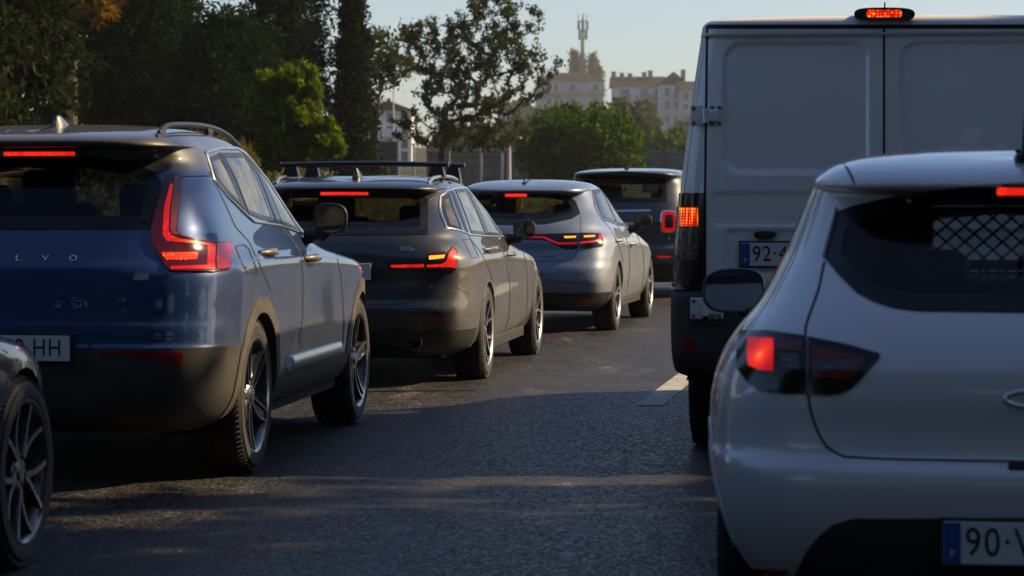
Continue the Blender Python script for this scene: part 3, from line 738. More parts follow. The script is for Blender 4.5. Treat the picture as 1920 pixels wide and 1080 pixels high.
TALL_K = [
 row(.20, .76, .22, 4.0), row(.28, .85, .06, 4.12), row(.45, .885, .0, 4.2), row(.62, .89, .0, 4.22), row(.66, .89, .04, 4.22), row((.80, .80, .75), .89, .05, 4.2),
 row((.95, .94, .82), .885, .06, 4.1), row((1.03, 1.01, .9), .87, .08, 3.8), row((1.12, 1.08, 1.02), .85, .11, 3.4, 1.0, 5), row((1.2, 1.16, 1.15), .825, .15, 3.2, 1.0, 5),
 row((1.35, 1.34, 1.33), .765, .26, 2.9, .9, 5), row((1.48, 1.49, 1.48), .715, .36, 2.6, .8, 5), row((1.505, 1.52, 1.51), .70, .34, 2.5, .8, 5), row((1.52, 1.54, 1.525), .685, .20, 2.45, .8, 5), row((1.55, 1.575, 1.55), .645, .17, 2.4, .8, 5),
 row((1.565, 1.60, 1.565), .56, .17, 2.3, .8, 4.4), row((1.575, 1.618, 1.578), .38, .17, 2.2, .7, 3.8), row((1.58, 1.625, 1.582), .01, .17, 2.15, .3, 2.5)]

SUP_K = [
 row(.18, .70, .26, 3.86, 1.25, 4.6), row(.24, .79, .12, 3.98, 1.25, 4.6), row(.34, .845, .05, 4.03, 1.25, 4.6), row(.46, .872, .01, 4.05, 1.25, 4.6), row(.54, .878, .0, 4.06, 1.25, 4.6), row(.585, .88, .010, 4.06, 1.25, 4.6),
 row(.615, .88, .05, 4.05, 1.25, 4.6), row((.68, .68, .62), .878, .055, 4.03, 1.25, 4.6), row((.76, .76, .66), .868, .05, 4.0, 1.25, 4.6), row((.83, .82, .72), .850, .058, 3.92, 1.25, 4.6), row((.89, .87, .78), .820, .08, 3.75, 1.1, 4.2),
 row((.95, .93, .88), .786, .115, 3.3, 1.05, 4), row((1.0, .97, .95), .758, .16, 3.02, 1., 3.9), row((1.05, 1.02, 1.0), .732, .215, 2.86, .95, 3.8), row((1.20, 1.20, 1.18), .660, .39, 2.45, .9, 3.8),
 row((1.285, 1.325, 1.30), .612, .50, 2.05, .85, 3.8), row((1.305, 1.35, 1.33), .602, .515, 1.98, .85, 3.8), row((1.318, 1.365, 1.345), .598, .41, 1.92, .85, 3.9), row((1.338, 1.388, 1.358), .575, .385, 1.86, .85, 4),
 row((1.368, 1.412, 1.372), .525, .42, 1.78, .8, 3.9), row((1.398, 1.434, 1.384), .40, .52, 1.72, .7, 3.5), row((1.416, 1.445, 1.388), .20, .64, 1.7, .5, 3), row((1.422, 1.449, 1.39), .01, .72, 1.69, .3, 2.5)]

def vrow(z, w, yr, yf, Lr=.5, nr=9, Lf=1.0, nf=3.2): return row(z, w, yr, yf, Lr, nr, Lf, nf)
VAN_K = [
 vrow(.40, .93, .12, 4.9, .4, 7), vrow(.44, .995, .03, 5.0, .4, 7), vrow(.55, 1.012, .0, 5.03), vrow(.70, 1.015, .0, 5.04), vrow(.80, 1.015, .0, 5.03), vrow(.835, 1.01, .012, 5.02), vrow(.86, 1.0, .045, 5.02), vrow((1.0, 1.0, .98), .995, .045, 4.95),
 vrow((1.15, 1.15, 1.12), .985, .047, 4.75), vrow((1.28, 1.28, 1.25), .975, .05, 4.3), vrow((1.40, 1.40, 1.38), .965, .055, 4.1), vrow((1.80, 1.80, 1.8), .915, .08, 3.65), vrow((2.02, 2.03, 2.0), .885, .10, 3.3),
 vrow((2.075, 2.09, 2.05), .877, .105, 3.2), vrow((2.09, 2.105, 2.065), .875, .08, 3.15), vrow((2.13, 2.145, 2.1), .866, .08, 3.1), vrow((2.158, 2.175, 2.12), .84, .09, 3.0), vrow((2.172, 2.19, 2.135), .78, .105, 2.9, .4, 6), vrow((2.178, 2.21, 2.145), .5, .12, 2.8, .4, 5), vrow((2.18, 2.215, 2.15), .01, .12, 2.7, .3, 3)]
VAN_K = [(*k[:3], k[3] * 1.032, *k[4:]) for k in VAN_K]
SUP_K = [(*k[:3], k[3] * (1.03 if k[1] < .9 else 1.03 - .03 * min(1, (k[1] - .9) / .2)), *k[4:]) for k in SUP_K]
def van_disp(G, rows):
    """pressed-in panels of the rear doors"""
    x, y, z = G[..., 0], G[..., 1], G[..., 2]
    def inset(x0, z0, x1, z1, r, d, w=.010):
        q = np.stack([abs(x - (x0 + x1) / 2) - (x1 - x0) / 2 + r, abs(z - (z0 + z1) / 2) - (z1 - z0) / 2 + r], -1)
        sd = np.linalg.norm(np.maximum(q, 0), axis=-1) + np.minimum(q.max(-1), 0) - r; t = np.clip((w - sd) / (2 * w), 0, 1); return d * t * t * (3 - 2 * t)
    rear = y < .30
    y += np.where(rear, inset(.080, 1.415, .775, 2.045, .085, .015) + inset(.02, 1.155, .83, 1.315, .03, .009, .010) + np.where(abs(x) < .86, inset(-.3, .92, .77, 1.135, .03, .012, .011) , 0), 0)
    return G
# ------------------------------------------------------------------ the vehicles
P_BLUE = paint('blue_metallic_paint', (0.0022, 0.028, 0.125), .45, .40, .045, zdust=.8, flank_sun=5, xf=.82)
P_ROOF = paint('dark_roof_paint', (0.02, 0.02, 0.022), .2, .38, .25, zdust=2.2)
P_GREY = paint('graphite_metallic_paint', (0.011, 0.014, 0.021), .35, .40, .06, zdust=1.0, flank_sun=5.5, xf=.76)
P_SILV = paint('grey_blue_metallic_paint', (0.105, 0.14, 0.22), .35, .42, .06, zdust=1.0, flank_sun=6, xf=.74, dust_sun_col=(.40, .34, .22))  # golden flank film paints low sunlight over real dust
P_DARK = paint('dark_slate_paint', (0.022, 0.026, 0.034), .4, .42, .12)
P_PEARL = paint('white_grey_paint', (0.62, 0.60, 0.63), .1, .4, .08, flank_sun=1.6)
P_WHITE = paint('white_van_paint', (0.74, 0.73, 0.74), .0, .45, .22, zdust=1.4, dust_sun_col=(.16, .14, .12))
P_BLACK = paint('black_paint', (0.003, 0.003, 0.004), .0, .35, .0)

# ---- blue SUV
c = suv = Car('suv', 'dark blue SUV with black roof, L-shaped lit tail lamps and black wheel-arch cladding', 'suv', 15, 11.80, 7.0, SUV_K, [(.87, .36, .40), (3.57, .36, .40)])
c.window('rear_window', c.sym([(30, 291), (180, 294), (255, 306), (293, 326), (304, 345), (293, 390), (284, 430), (30, 431)]), GLASS_DK, 'rear', frit=.06)
S = lambda L: c.tolocal(L, 'side')
c.window('side_window', S([(391, 295), (407, 289), (457, 391), (430, 366), (405, 337)]), GLASS_SD, 'side', frit=.022)
c.window('side_window', S([(413, 287), (453, 287), (513, 416), (490, 411), (466, 401)]), GLASS_SD, 'side', frit=.022)
c.window('side_window', S([(462, 289), (481, 293), (506, 317), (542, 359), (571, 402), (584, 430), (529, 420)]), GLASS_CL, 'side', frit=.018)
c.windscreen(1.12, 1.50, .72, .62)
lowm = (c.row < c.keyrow[4]) & ((c.C[:, 1] < .75) | (c.C[:, 2] < .36) | (c.C[:, 1] > 3.75))
c.body(P_BLUE, [('roof', P_ROOF, c.row >= c.keyrow[16]), ('bumper_cladding', CLAD, lowm)])
c.arch_trim(.068, CLADD)
c.pair('sill_cladding', [(1.28, .30), (3.15, .30), (3.13, .42), (2.9, .46), (1.6, .46), (1.30, .42)], CLADD, view='side', off=.008, depth=.01)
c.pair('door_scallop_shade', smooth_poly([(1.50, .47), (2.95, .47), (2.90, .60), (2.75, .66), (1.75, .66), (1.58, .60)], n=1), P_ROOF, view='side', off=.0012, depth=.002, puff=.0, res=.02)  # flat dark patch painted in for the shaded door scallop
c.pair('ledge_sky_sheen', [(1.52, .435), (2.92, .435), (2.88, .505), (1.56, .505)], SATIN, view='side', off=.014, depth=.03, puff=.016, res=.02)  # ledge in bright satin, painting in the sky it reflects
for sd, o in zip((1, -1), c.pair('tail_lamp', [(327, 327), (339, 329), (336, 371), (331, 432), (338, 442), (374, 450.5), (407, 453.6), (431, 453.6), (434.5, 479), (429, 505.5), (400, 510.6), (319, 508.6), (309, 499.5), (287.5, 463), (281, 442), (284.4, 422), (293.6, 387.4), (305, 347), (311, 330)], LAMP_DK, off=.010, depth=.02, res=.018)):
    if sd > 0: lp = [o]
    else: lp.append(o)
c.pair('light_guide', [(323, 347.7), (318, 347.7), (307, 391.5), (304, 440), (311, 452.6), (341.5, 456), (386, 461), (387, 499.4), (321, 501), (319, 506), (400.5, 506.6), (400.5, 460.7), (390, 457), (337, 449.5), (319, 442.4), (315, 432), (317, 391.5)], ON_RED, lp, off=.012, depth=0, res=.012)
c.pair('outer_lens', [(326, 330), (337, 332), (334, 380), (328.5, 432), (335, 442), (321, 440), (318, 430), (320, 390), (324.5, 347)], LAMP_PINK, lp, off=.0125, depth=0, res=.015)
c.pair('brake_element', [(302, 475), (369, 475), (368, 490), (311, 490)], ON_ORANGE, lp, off=.0125, depth=0, res=.015)
c.pair('side_reflector', [(402.5, 457), (431, 456), (433, 479), (428, 503.5), (404, 506.4)], LAMP_RED, lp, off=.0125, depth=0, res=.015)
c.bar_lamp('high_brake_lamp', 6, 139, 284.5, 292, .235, ON_SLIT)
c.lines('shut_line', [[(314, 512), (311, 572), (305, 592), (296, 603), (275, 612), (30, 613)], [(392, 322), (399, 335), (419, 375.5), (441.7, 425.5), (466.7, 453), (483, 486.7), (498, 522), (507, 545)],
    [(528, 424), (558, 464), (565, 481), (568, 520), (567.5, 597), (560, 636), (573, 671), (575, 712)], [(611, 450), (630.6, 478), (639, 514), (643, 560), (645, 608), (642, 650)],
    [(441.7, 461.7), (457, 459), (466.7, 467), (483, 511.7), (464, 514), (452.8, 492), (441.7, 461.7)], [(337, 331), (396, 330)]], .0055)
c.strip('window_trim', S([(385, 286), (410, 278), (442, 278), (469, 283.5), (505.6, 310), (544.4, 354), (572, 399), (587, 432), (528, 424), (476, 416), (461, 403), (428, 370), (400, 336)]), .013, SATIN, 'side', True, off=.004, lift=.006, mirror=True)
c.strip('pillar_trim', S([(410, 287), (461, 399)]), .045, FRIT, 'side', off=.003, mirror=True)
c.strip('pillar_trim', S([(457, 287), (521, 419)]), .075, FRIT, 'side', off=.003, mirror=True)
c.pair('bumper_reflector', [(187, 660), (342, 660), (342, 682), (310, 682), (285, 671), (187, 666)], LAMP_RED, off=.004, depth=.006)
c.patch('badge_plate', [(252, 513), (279, 513), (277, 525.5), (250, 525.5)], SATIN, off=.004, depth=.004)
for ch, x in zip('VOLVO', (-.254, -.127, 0, .127, .254)):
    vs, fs = text_mesh(ch, .026, .002, width=1.35); V = []; z = c.hit(78, 485, 'cam')[0].z
    for a, b, d in vs:
        p, nn = c.hit(x + a + .022, z + b, 'rear'); V.append(p + nn * (d + .004))
    mesh('tailgate_letter', V, fs, CHROME, c.root, False)
c.plate(27, 652, 'AX 29 HH')
c.door_handle(498, 474, P_ROOF, .23, .042); c.door_handle(580, 484, P_ROOF, .23, .042)
c.strip('recess_edge', [(171, 643), (160, 670), (150, 690), (138, 693), (40, 693)], .012, CLAD, off=.001, lift=.010)
c.wing_mirror(619, 409, .185, .155, 1.0, BLACK, P_ROOF)
c.shark_fin(.82, P_ROOF, .05, .20, .06); c.roof_rail(.605, .38, 2.15, BLACK, .045, .0135)
c.wheels([(.87, .36), (3.57, .36)], .815, .365, .268, .235, (5, 'edge', 1)); c.underbody(4.43, .93, c.arches, .24, .5, .40)
c.cabin(2.0, 1.05, .62, .66, zhead=1.33)

# ---- dark grey estate car
c = wag = Car('estate_car', 'dark grey estate car with roof bars and lit L-shaped tail lamps behind grey hatchback', 'car', 626, 18.0, 7.7, WAG_K, [(1.0, .33, .362), (3.85, .33, .362)])
c.window('rear_window', c.sym([(640, 358), (760, 358.5), (788, 363), (801, 374), (803, 400), (803, 440), (640, 441)]), GLASS_DK, 'rear', frit=.05)
S = lambda L: c.tolocal(L, 'side')
c.window('side_window', S([(829, 369), (842, 361), (867, 433), (839, 424), (829, 398)]), GLASS_SD, 'side', frit=.02)
c.window('side_window', S([(853, 356.5), (870, 354.5), (910, 440), (884, 437)]), GLASS_SD, 'side', frit=.02)
c.window('side_window', S([(876, 354.5), (894, 367), (924, 407), (940, 442), (916, 440)]), GLASS_CL, 'side', frit=.018)
c.windscreen(1.05, 1.33, .68, .56)
c.body(P_GREY, [('rear_valance', BLACK, (c.row < c.keyrow[2]) & (c.C[:, 1] < .55))])
c.arch_trim(.02, P_GREY, .003)
tl = c.pair('tail_lamp', [(798, 492), (830, 491), (835, 486), (838, 474), (848, 463), (856, 472), (857.6, 492.6), (852, 508), (798, 509.4)], LAMP_BLK, off=.008, depth=.015, res=.02)
c.pair('light_guide', [(800.6, 496.5), (828.5, 495), (836, 490), (841.5, 474.4), (848, 465.4), (854.5, 474.4), (855.7, 497.8), (853, 503), (841.5, 501), (800.6, 501)], ON_RED, tl, off=.0105, depth=0, res=.015)
gl = c.pair('garnish', [(722, 490), (795.5, 491), (796, 509.4), (738, 509.4), (727, 499)], LAMP_BLK, off=.006, depth=.01, res=.03)
c.pair('light_guide', [(731, 496.7), (795, 495), (795, 501), (735, 502)], ON_RED, gl, off=.0085, depth=0, res=.02)
ub = c.pair('upper_lamp', [(802, 475), (835, 472), (836, 486), (831, 490), (802, 490.5)], LAMP_DK, off=.005, depth=.01, res=.02)
c.pair('brake_element', [(804, 480.3), (834, 478.3), (831.8, 484.5), (804.5, 486.6)], ON_YELLOW, ub, off=.0075, depth=0, res=.02)
c.bar_lamp('high_brake_lamp', 601, 690, 360.5, 366, .43, ON_SLIT)
c.lines('shut_line', [[(804, 442), (803, 475), (799, 492)], [(796, 510), (793, 530), (786, 548), (770, 565), (745, 571), (630, 573)], [(878, 442), (899, 470), (913, 495), (921, 515), (924, 530)], [(916, 442), (931, 450), (948, 483), (956.5, 534), (954.4, 594), (948, 616)],
    [(972, 452), (985, 485), (988.5, 508.5), (989, 568), (984, 606)], [(868, 449), (882, 449), (898, 482), (885, 484), (868, 449)], [(835, 520), (865, 545), (880, 552)]], .006)
c.strip('window_trim', S([(825, 368), (837, 358), (850, 354), (872, 351.5), (897, 366), (926, 406), (943, 444), (912, 443), (880, 440), (837, 427), (827, 400)]), .012, SATIN, 'side', True, off=.004, lift=.005, mirror=True)
c.strip('pillar_trim', S([(847.5, 358), (876, 436)]), .06, FRIT, 'side', off=.003, mirror=True)
c.strip('pillar_trim', S([(873, 354), (913, 441)]), .06, FRIT, 'side', off=.003, mirror=True)
c.pair('bumper_reflector', [(785, 597.5), (832, 596.5), (832, 603), (785, 604)], LAMP_RED, off=.004, depth=.006)
c.lettering('model_lettering', '330e', 763, 467, .030, SATIN, off=.002, width=1.35, extrude=.002)
c.plate(626, 509, 'BL 05 QA')
m = MB(); y0, z0 = c.hit(779, 641, 'cam')[0].y, c.hit(779, 641, 'cam')[0].z; x0 = c.hit(779, 641, 'cam')[0].x
for sd in (1, -1):
    m = MB(); m.lathe([(y0 - .02, .050), (y0 - .025, .046), (y0 - .02, .042), (y0 + .06, .040), (y0 + .06, .002)], 28, 'y', c=(sd * x0, 0, z0)); m.build('exhaust_tip', ALLOYDK, c.root)
c.door_handle(911, 468, P_GREY); c.door_handle(954, 477, P_GREY)
c.wing_mirror(983, 429, .175, .135, .97, BLACK, P_GREY)
c.shark_fin(.85, P_GREY, .07, .18, .07); c.roof_rail(.57, .62, 2.35, SATIN, .03, .014)
c.wheels([(1.0, .33), (3.85, .33)], .80, .334, .236, .225, (5, 'vee', 2)); c.underbody(4.7, .90, c.arches, .18, .45, .362)
c.cabin(2.1, 1.2, .5, .60, zhead=1.20)
BARM = plain('anodised_bar', (.06, .065, .075), .28, metal=.9)
for k, yb in enumerate((1.08, 1.82)):                            # roof bars, clamped to the rails
    b = tag(empty('roof_bar', c.M @ Vector((0, yb, 1.505)), -c.h), ['aluminium roof bar nearest the tailgate of the dark grey estate car', 'aluminium roof bar further forward on the dark grey estate car'][k], 'roof bar', 'roof bars on the grey estate car')
    m = MB(); m.tube([(-.60, 0, .01), (-.3, 0, .018), (0, 0, .020), (.3, 0, .018), (.60, 0, .01)], .0165, 12)
    mesh('bar', [(v[0], v[1] * 1.9, v[2]) for v in m.v], m.f, BARM, b, True, None, 60)
    for sd in (1, -1):
        e = MB(); e.box((sd * .607, 0, .01), (.016, .064, .036), .006); e.build('end_cap', BLACK, b)
        f = MB(); zr = c.hit(.56, yb, 'top')[0].z + .02 - 1.505; h = .0 - zr
        f.add([(sd * (.53 + dx * (1 if t else 1.5)), dy * (1 if t else 1.4), zr if not t else -.004) for t in (0, 1) for dx, dy in ((-.04, -.035), (.04, -.035), (.04, .035), (-.04, .035))], [(0, 1, 5, 4), (1, 2, 6, 5), (2, 3, 7, 6), (3, 0, 4, 7), (4, 5, 6, 7), (3, 2, 1, 0)]); f.box((sd * .565, -.02, zr - .01), (.03, .05, .05), .008); f.build('clamp_foot', BLACK, b)

# ---- grey hatchback
c = hat = Car('hatchback', 'silver grey hatchback with thin lit tail lamps reaching across its tailgate', 'car', 959, 24.89, 9.7, HAT_K, [(.82, .32, .35), (3.49, .32, .35)])
c.window('rear_window', c.sym([(962, 361), (1020, 362), (1068, 368), (1080, 379), (1088, 401), (1073, 410), (1027, 420), (962, 422)]), GLASS_MD, 'rear', frit=.05)
S = lambda L: c.tolocal(L, 'side')
c.window('side_window', S([(1113, 360), (1125, 355.5), (1155, 418), (1130, 408), (1118, 384)]), GLASS_CL, 'side', frit=.02)
c.window('side_window', S([(1130, 356), (1143, 363), (1160, 379), (1177, 423), (1159, 420)]), GLASS_CL, 'side', frit=.018)
c.windscreen(1.06, 1.33, .66, .54)
c.body(P_SILV, [('rear_valance', BLACK, (c.row < c.keyrow[2]) & (c.C[:, 1] < .5))])
c.arch_trim(.02, P_SILV, .003)
hl = c.pair('tail_lamp', [(1085, 437), (1111, 437.8), (1125.6, 438.3), (1131, 453.3), (1129.4, 462), (1085, 466.7)], LAMP_BLK, off=.008, depth=.012, res=.02)
hi = c.pair('tailgate_lamp', [(972, 440.5), (1083, 437), (1083, 466.7), (1062, 467.8), (1050, 463.3), (1022, 451), (972, 448.5)], LAMP_BLK, off=.006, depth=.012, res=.02)
c.pair('light_guide', [(975, 444), (1020, 444), (1032, 449), (1048, 455.5), (1082, 454.5), (1082, 457.5), (1048, 458.5), (1030, 451.8), (1019, 446.6), (975, 446)], ON_REDDIM, hi, off=.0085, depth=0, res=.012)
c.pair('light_guide', [(1086.7, 454.4), (1121, 450.5), (1123, 440), (1128, 441), (1127, 452), (1123, 453.5), (1087, 457.2)], ON_RED, hl, off=.0105, depth=0, res=.012)
c.pair('brake_element', [(1057, 443.6), (1080, 443), (1079.5, 446.4), (1059, 447)], ON_YELLOW, hi, off=.0085, depth=0, res=.02)
c.pair('brake_element', [(1094.4, 443), (1115, 442), (1114.4, 444.9), (1095, 446)], ON_YELLOW, hl, off=.0105, depth=0, res=.02)
c.bar_lamp('high_brake_lamp', 947, 987, 363.5, 369, .54, ON_SLIT)
c.lines('shut_line', [[(1088, 403), (1089, 422), (1088, 438)], [(1082, 467), (1079, 478), (1072, 486.7), (1061, 489), (965, 490)], [(1130, 411), (1146, 432), (1160, 460), (1166, 480), (1168, 492)], [(1156, 421), (1174, 445), (1180, 470), (1181, 505), (1176, 545)], [(1194, 440), (1206, 470), (1208, 510), (1203, 540)], [(1018, 512), (1040, 528), (1118, 533)]], .006)
c.strip('pillar_trim', S([(1127, 354), (1158, 420)]), .05, FRIT, 'side', off=.003, mirror=True)
c.strip('window_trim', S([(1110, 358), (1126, 352.5), (1145, 361), (1162, 378), (1180, 425), (1156, 421), (1128, 411), (1115, 386)]), .014, FRIT, 'side', True, off=.003, mirror=True)
c.pair('bumper_reflector', [(1087, 559.5), (1116, 559.5), (1115, 566), (1088, 566)], LAMP_RED, off=.004, depth=.006)
c.lettering('trim_lettering', 'RS LINE', 1028, 481.5, .024, GAP, off=.002)
c.plate(959, 520, '17·QX·40')
c.patch('tailgate_emblem', [(959, 434), (966, 445), (959, 456), (952, 445)], CHROME, off=.006, depth=.004, puff=.006)
c.door_handle(1158, 451, P_SILV); c.door_handle(1183, 457, P_SILV)
c.wing_mirror(1205, 414, .19, .14, .98, BLACK, P_SILV)
c.rod_antenna(.74); c.wheels([(.82, .32), (3.49, .32)], .785, .325, .226, .215, (5, 'twin', 2)); c.underbody(4.35, .89, c.arches, .2, .45, .35)
c.cabin(1.85, 1.0, .5, .58, zhead=1.18)

# ---- tall dark car furthest ahead
c = tall = Car('family_car', 'tall dark family car furthest ahead in queue with rounded ring tail lamp beside white van', 'car', 1163, 33, 11.0, TALL_K, [(.8, .33, .36), (3.41, .33, .36)], nrows=90, nr=70, ns=60)
c.window('rear_window', c.sym([(1165, 328), (1225, 330), (1246, 336), (1250, 355), (1250, 378), (1165, 379)]), GLASS_DK, 'rear', frit=.05)
c.window('side_window', [(.55, 1.22), (1.5, 1.2), (1.5, 1.46), (.75, 1.45)], GLASS_CL, 'side', frit=.03); c.window('side_window', [(1.6, 1.2), (2.8, 1.18), (2.4, 1.46), (1.6, 1.46)], GLASS_CL, 'side', frit=.03)
c.windscreen(1.2, 1.46, .7, .6); c.body(P_DARK, [('rear_valance', BLACK, (c.row < c.keyrow[2]) & (c.C[:, 1] < .5))]); c.arch_trim(.03, BLACK)
kl = c.pair('tail_lamp', rrect(1238, 394, 1270, 437, 9), CHROME, off=.006, depth=.012)
kr = c.pair('light_guide', rrect(1241, 397, 1267, 434, 7), ON_REDDIM, kl, off=.009, depth=0)
c.pair('lamp_centre', rrect(1246.5, 403, 1262, 428, 4), LAMP_DK, kl, off=.012, depth=0)
c.strip('tailgate_strip', [(1110, 397), (1220, 395)], .03, CHROME, off=.006, lift=.01)
c.pair('bumper_reflector', [(1232, 480), (1258, 480), (1258, 483), (1232, 483)], ON_REDDIM, off=.004, depth=.006)  # reflector given a dim glow of its own
c.lines('shut_line', [[(1253, 380), (1252, 440), (1238, 458), (1165, 460)]], .008); c.plate(1163, 425, '38·TR·21')
c.rod_antenna(.55, .24); c.wheels([(.8, .33), (3.41, .33)], .775, .33, .215, .205, (5, 'broad', 0)); c.underbody(4.2, .87, c.arches, .2, .5, .36); c.cabin(1.9, 1.0, .62, .58, zhead=1.30)
c.wing_mirror(1290, 412, .19, .17, 1.0, BLACK)

# ---- black car at the left edge, its nose behind the blue SUV
c = blk = Car('saloon_car', 'black car at bottom left corner, front wing and many-spoked wheel just behind blue SUV', 'car', -1712, 5.75, 7.0, WAG_K, [(1.0, .335, .375), (3.75, .335, .375)], nrows=100, nr=60)
c.windscreen(1.05, 1.33, .68, .56)
c.window('side_window', [(1.2, 1.03), (2.05, 1.01), (2.0, 1.33), (1.3, 1.31)], GLASS_CL, 'side', frit=.03); c.window('side_window', [(2.15, 1.01), (3.0, 1.04), (2.5, 1.30), (2.12, 1.33)], GLASS_CL, 'side', frit=.03)
c.window('rear_window', [(-.66, 1.06), (.66, 1.06), (.58, 1.29), (-.58, 1.29)], GLASS_DK, 'rear')
c.body(P_BLACK); c.arch_trim(.022, P_BLACK, .004)
c.wheels([(1.0, .335), (3.75, .335)], .805, .338, .25, .235, (5, 'vee', 3)); c.underbody(4.7, .90, c.arches, .2, .45, .375); c.cabin(2.1, 1.2, .5, .6, zhead=1.2)
c.pair('head_lamp', [(-.62, .66), (-.86, .68), (-.84, .60), (-.60, .58)], LAMP_CLR, view='front', off=.006, depth=.01)

# ---- white van
c = van = Car('van', 'white panel van with two closed rear doors and tall black tail lamps', 'van', 1658, 12.85, 8.0, VAN_K, [(1.0, .35, .39), (4.2, .35, .39)], nrows=230, nr=170, disp=van_disp)
c.window('side_window', [(3.2, 1.3), (4.1, 1.25), (3.7, 1.75), (3.2, 1.78)], GLASS_CL, 'side', frit=.04); c.windscreen(1.42, 1.95, .85, .75)
c.body(P_WHITE, [('rear_bumper', CLAD, (c.row < c.keyrow[6]) & (c.C[:, 1] < .62)), ('sill', CLAD, (c.row < c.keyrow[3]))])
c.arch_trim(.03, CLAD)
for o in (c.pair('tail_lamp', [(1266, 362), (1320, 362), (1321, 545), (1263, 545)], LAMP_BLK, off=.010, depth=.02, res=.025),):
    c.pair('brake_element', [(1278.5, 389), (1310, 389), (1310, 424), (1278.5, 424)], ON_DOTS, o, off=.0125, depth=0, res=.02)
    c.pair('clear_lens', [(1278.5, 426.5), (1310, 426.5), (1310, 488), (1278.5, 488)], LAMP_SMK, o, off=.0125, depth=0, res=.02)
    c.pair('lower_lens', [(1278.5, 490), (1310, 490), (1310, 524), (1278.5, 524)], LAMP_DK, o, off=.0125, depth=0, res=.02)
    st = MB()
    for k in range(24):
        p, n = c.hit(1270 - k * .12, 390 + k * 5.6, 'cam'); st.box(p + n * .013, (.008, .008, .008), .002)
    q = st.build('lens_ridge', LAMP_CLR, o[0]); c.mir(q, [v.co.copy() for v in q.data.vertices], [tuple(p.vertices) for p in q.data.polygons], LAMP_CLR, o[1])
c.lines('shut_line', [[(1657.6, 53), (1657.6, 610)], [(1326, 53), (1322, 362), (1322, 612)], [(1990, 53), (1994, 362), (1994, 612)], [(1324, 611), (1992, 611)]], .012)
c.lines('roof_seam', [[(1311, 50), (1330, 50), (1655, 50), (2000, 50)]], .022)
def slab(pxs, y0, y1):                                            # an outline standing square to the car, from depth y0 to y1
    P = []
    for px, py in pxs:
        o, d = c.ray(px, py, 'cam'); P.append(o + d * ((y0 - o.y) / d.y))
    n = len(P); return [(p.x, y, p.z) for y in (y0, y1) for p in P], [tuple(range(n))] + [(i, n + i, n + (i + 1) % n, (i + 1) % n) for i in range(n)]
v_, f_ = slab(smooth_poly([(1600, 26), (1606, 17), (1630, 14), (1686, 14), (1711, 17), (1717, 26), (1711, 36), (1686, 38), (1630, 38), (1606, 36)]), .04, .40); lp = mesh('high_brake_lamp', v_, f_, BLACK, c.root, False)
v_, f_ = slab(rrect(1625, 18.5, 1691, 32, 5), .034, .045); mesh('lamp_lens', v_, f_, ON_ORANGE, lp, False)
for yy in (217, 578):
    p, n = c.hit(1324, yy, 'cam')
    for sd in (1, -1):
        m = MB(); T = lambda x, z: (sd * (p.x + x) * 1, p.y - .012, p.z + z)
        m.box(T(-.045, 0), (.062, .018, .105), .006); m.box(T(.048, 0), (.075, .018, .105), .006); m.tube([(sd * (p.x + .0), p.y - .028, p.z - .035), (sd * (p.x + .0), p.y - .028, p.z + .035)], .016, 12); m.box((sd * (p.x + .03), p.y - .028, p.z), (.07, .02, .062), .008)
        h = m.build('door_hinge', P_WHITE, c.root)
        for x, z in ((-.06, .036), (-.06, -.036), (.03, .04), (.066, .04), (.03, -.04), (.066, -.04)):
            b = MB(); b.lathe([(-.006, .010), (-.012, .008), (-.012, .001)], 12, 'y', c=(sd * (p.x + x), p.y - .016, p.z + z)); b.build('bolt', STEEL, h)
c.plate(1490, 477, '92·47·LT')
c.patch('plate_lamp', smooth_poly([(1413, 433), (1456, 433), (1455, 445), (1440, 449), (1425, 449), (1414, 445)]), BLACK, off=.018, depth=.01, puff=.01)
c.patch('latch', [(1640, 520), (1660, 520), (1660, 560), (1640, 560)], BLACK, off=.006, depth=.01)
c.pair('bumper_reflector', [(1284, 637), (1303, 637), (1303, 660), (1284, 660)], LAMP_RED, off=.005, depth=.01)
c.wheels([(1.0, .34), (4.2, .34)], .885, .345, .21, .225, (6, 'broad', 0)); c.underbody(5.0, .98, c.arches, .36, .6, .39); c.rod_antenna(2.9, .3)
c.wing_mirror(1345, 300, .22, .34, -1.12, BLACK)

# ---- pale supermini in the right foreground
c = sup = Car('small_hatchback', 'pale grey small hatchback nearest on the right with wire guard behind its rear window', 'car', 1940, 7.0, 8.0, SUP_K, [(.66, .31, .335), (3.25, .31, .335)], nrows=150, nr=130)
c.window('rear_window', c.sym([(1936, 344), (1800, 350), (1690, 366), (1600, 387), (1570, 398), (1556, 430), (1548, 485), (1570, 513), (1608, 551), (1640, 567), (1672, 578), (1718, 584), (1936, 587)]), GLASS_MD, 'rear', frit=.045)
c.window('side_window', [(.75, .98), (1.5, .96), (1.5, 1.27), (1.0, 1.25)], GLASS_CL, 'side', frit=.03); c.window('side_window', [(1.58, .96), (2.7, .98), (2.15, 1.3), (1.58, 1.3)], GLASS_CL, 'side', frit=.03)
c.windscreen(1.03, 1.35, .64, .54)
c.body(P_PEARL); c.arch_trim(.02, P_PEARL, .003)
c.pair('spoiler_fin', [(1571, 391), (1556, 402), (1545, 430), (1541, 470), (1546, 487), (1556, 450), (1569, 405)], P_PEARL, off=.014, depth=.01)
rl = c.pair('tail_lamp', [(1390, 622), (1440, 622), (1513, 632), (1513, 741), (1470, 738), (1427, 733), (1407, 720), (1386, 693), (1384, 665), (1386, 640)], LAMP_BLK, off=.008, depth=.015, res=.018)
ri = c.pair('tailgate_lamp', [(1517, 633), (1593, 648), (1649, 664), (1650, 670), (1624, 700), (1598, 728), (1577, 738), (1555, 741), (1517, 741)], LAMP_BLK, off=.007, depth=.015, res=.018)
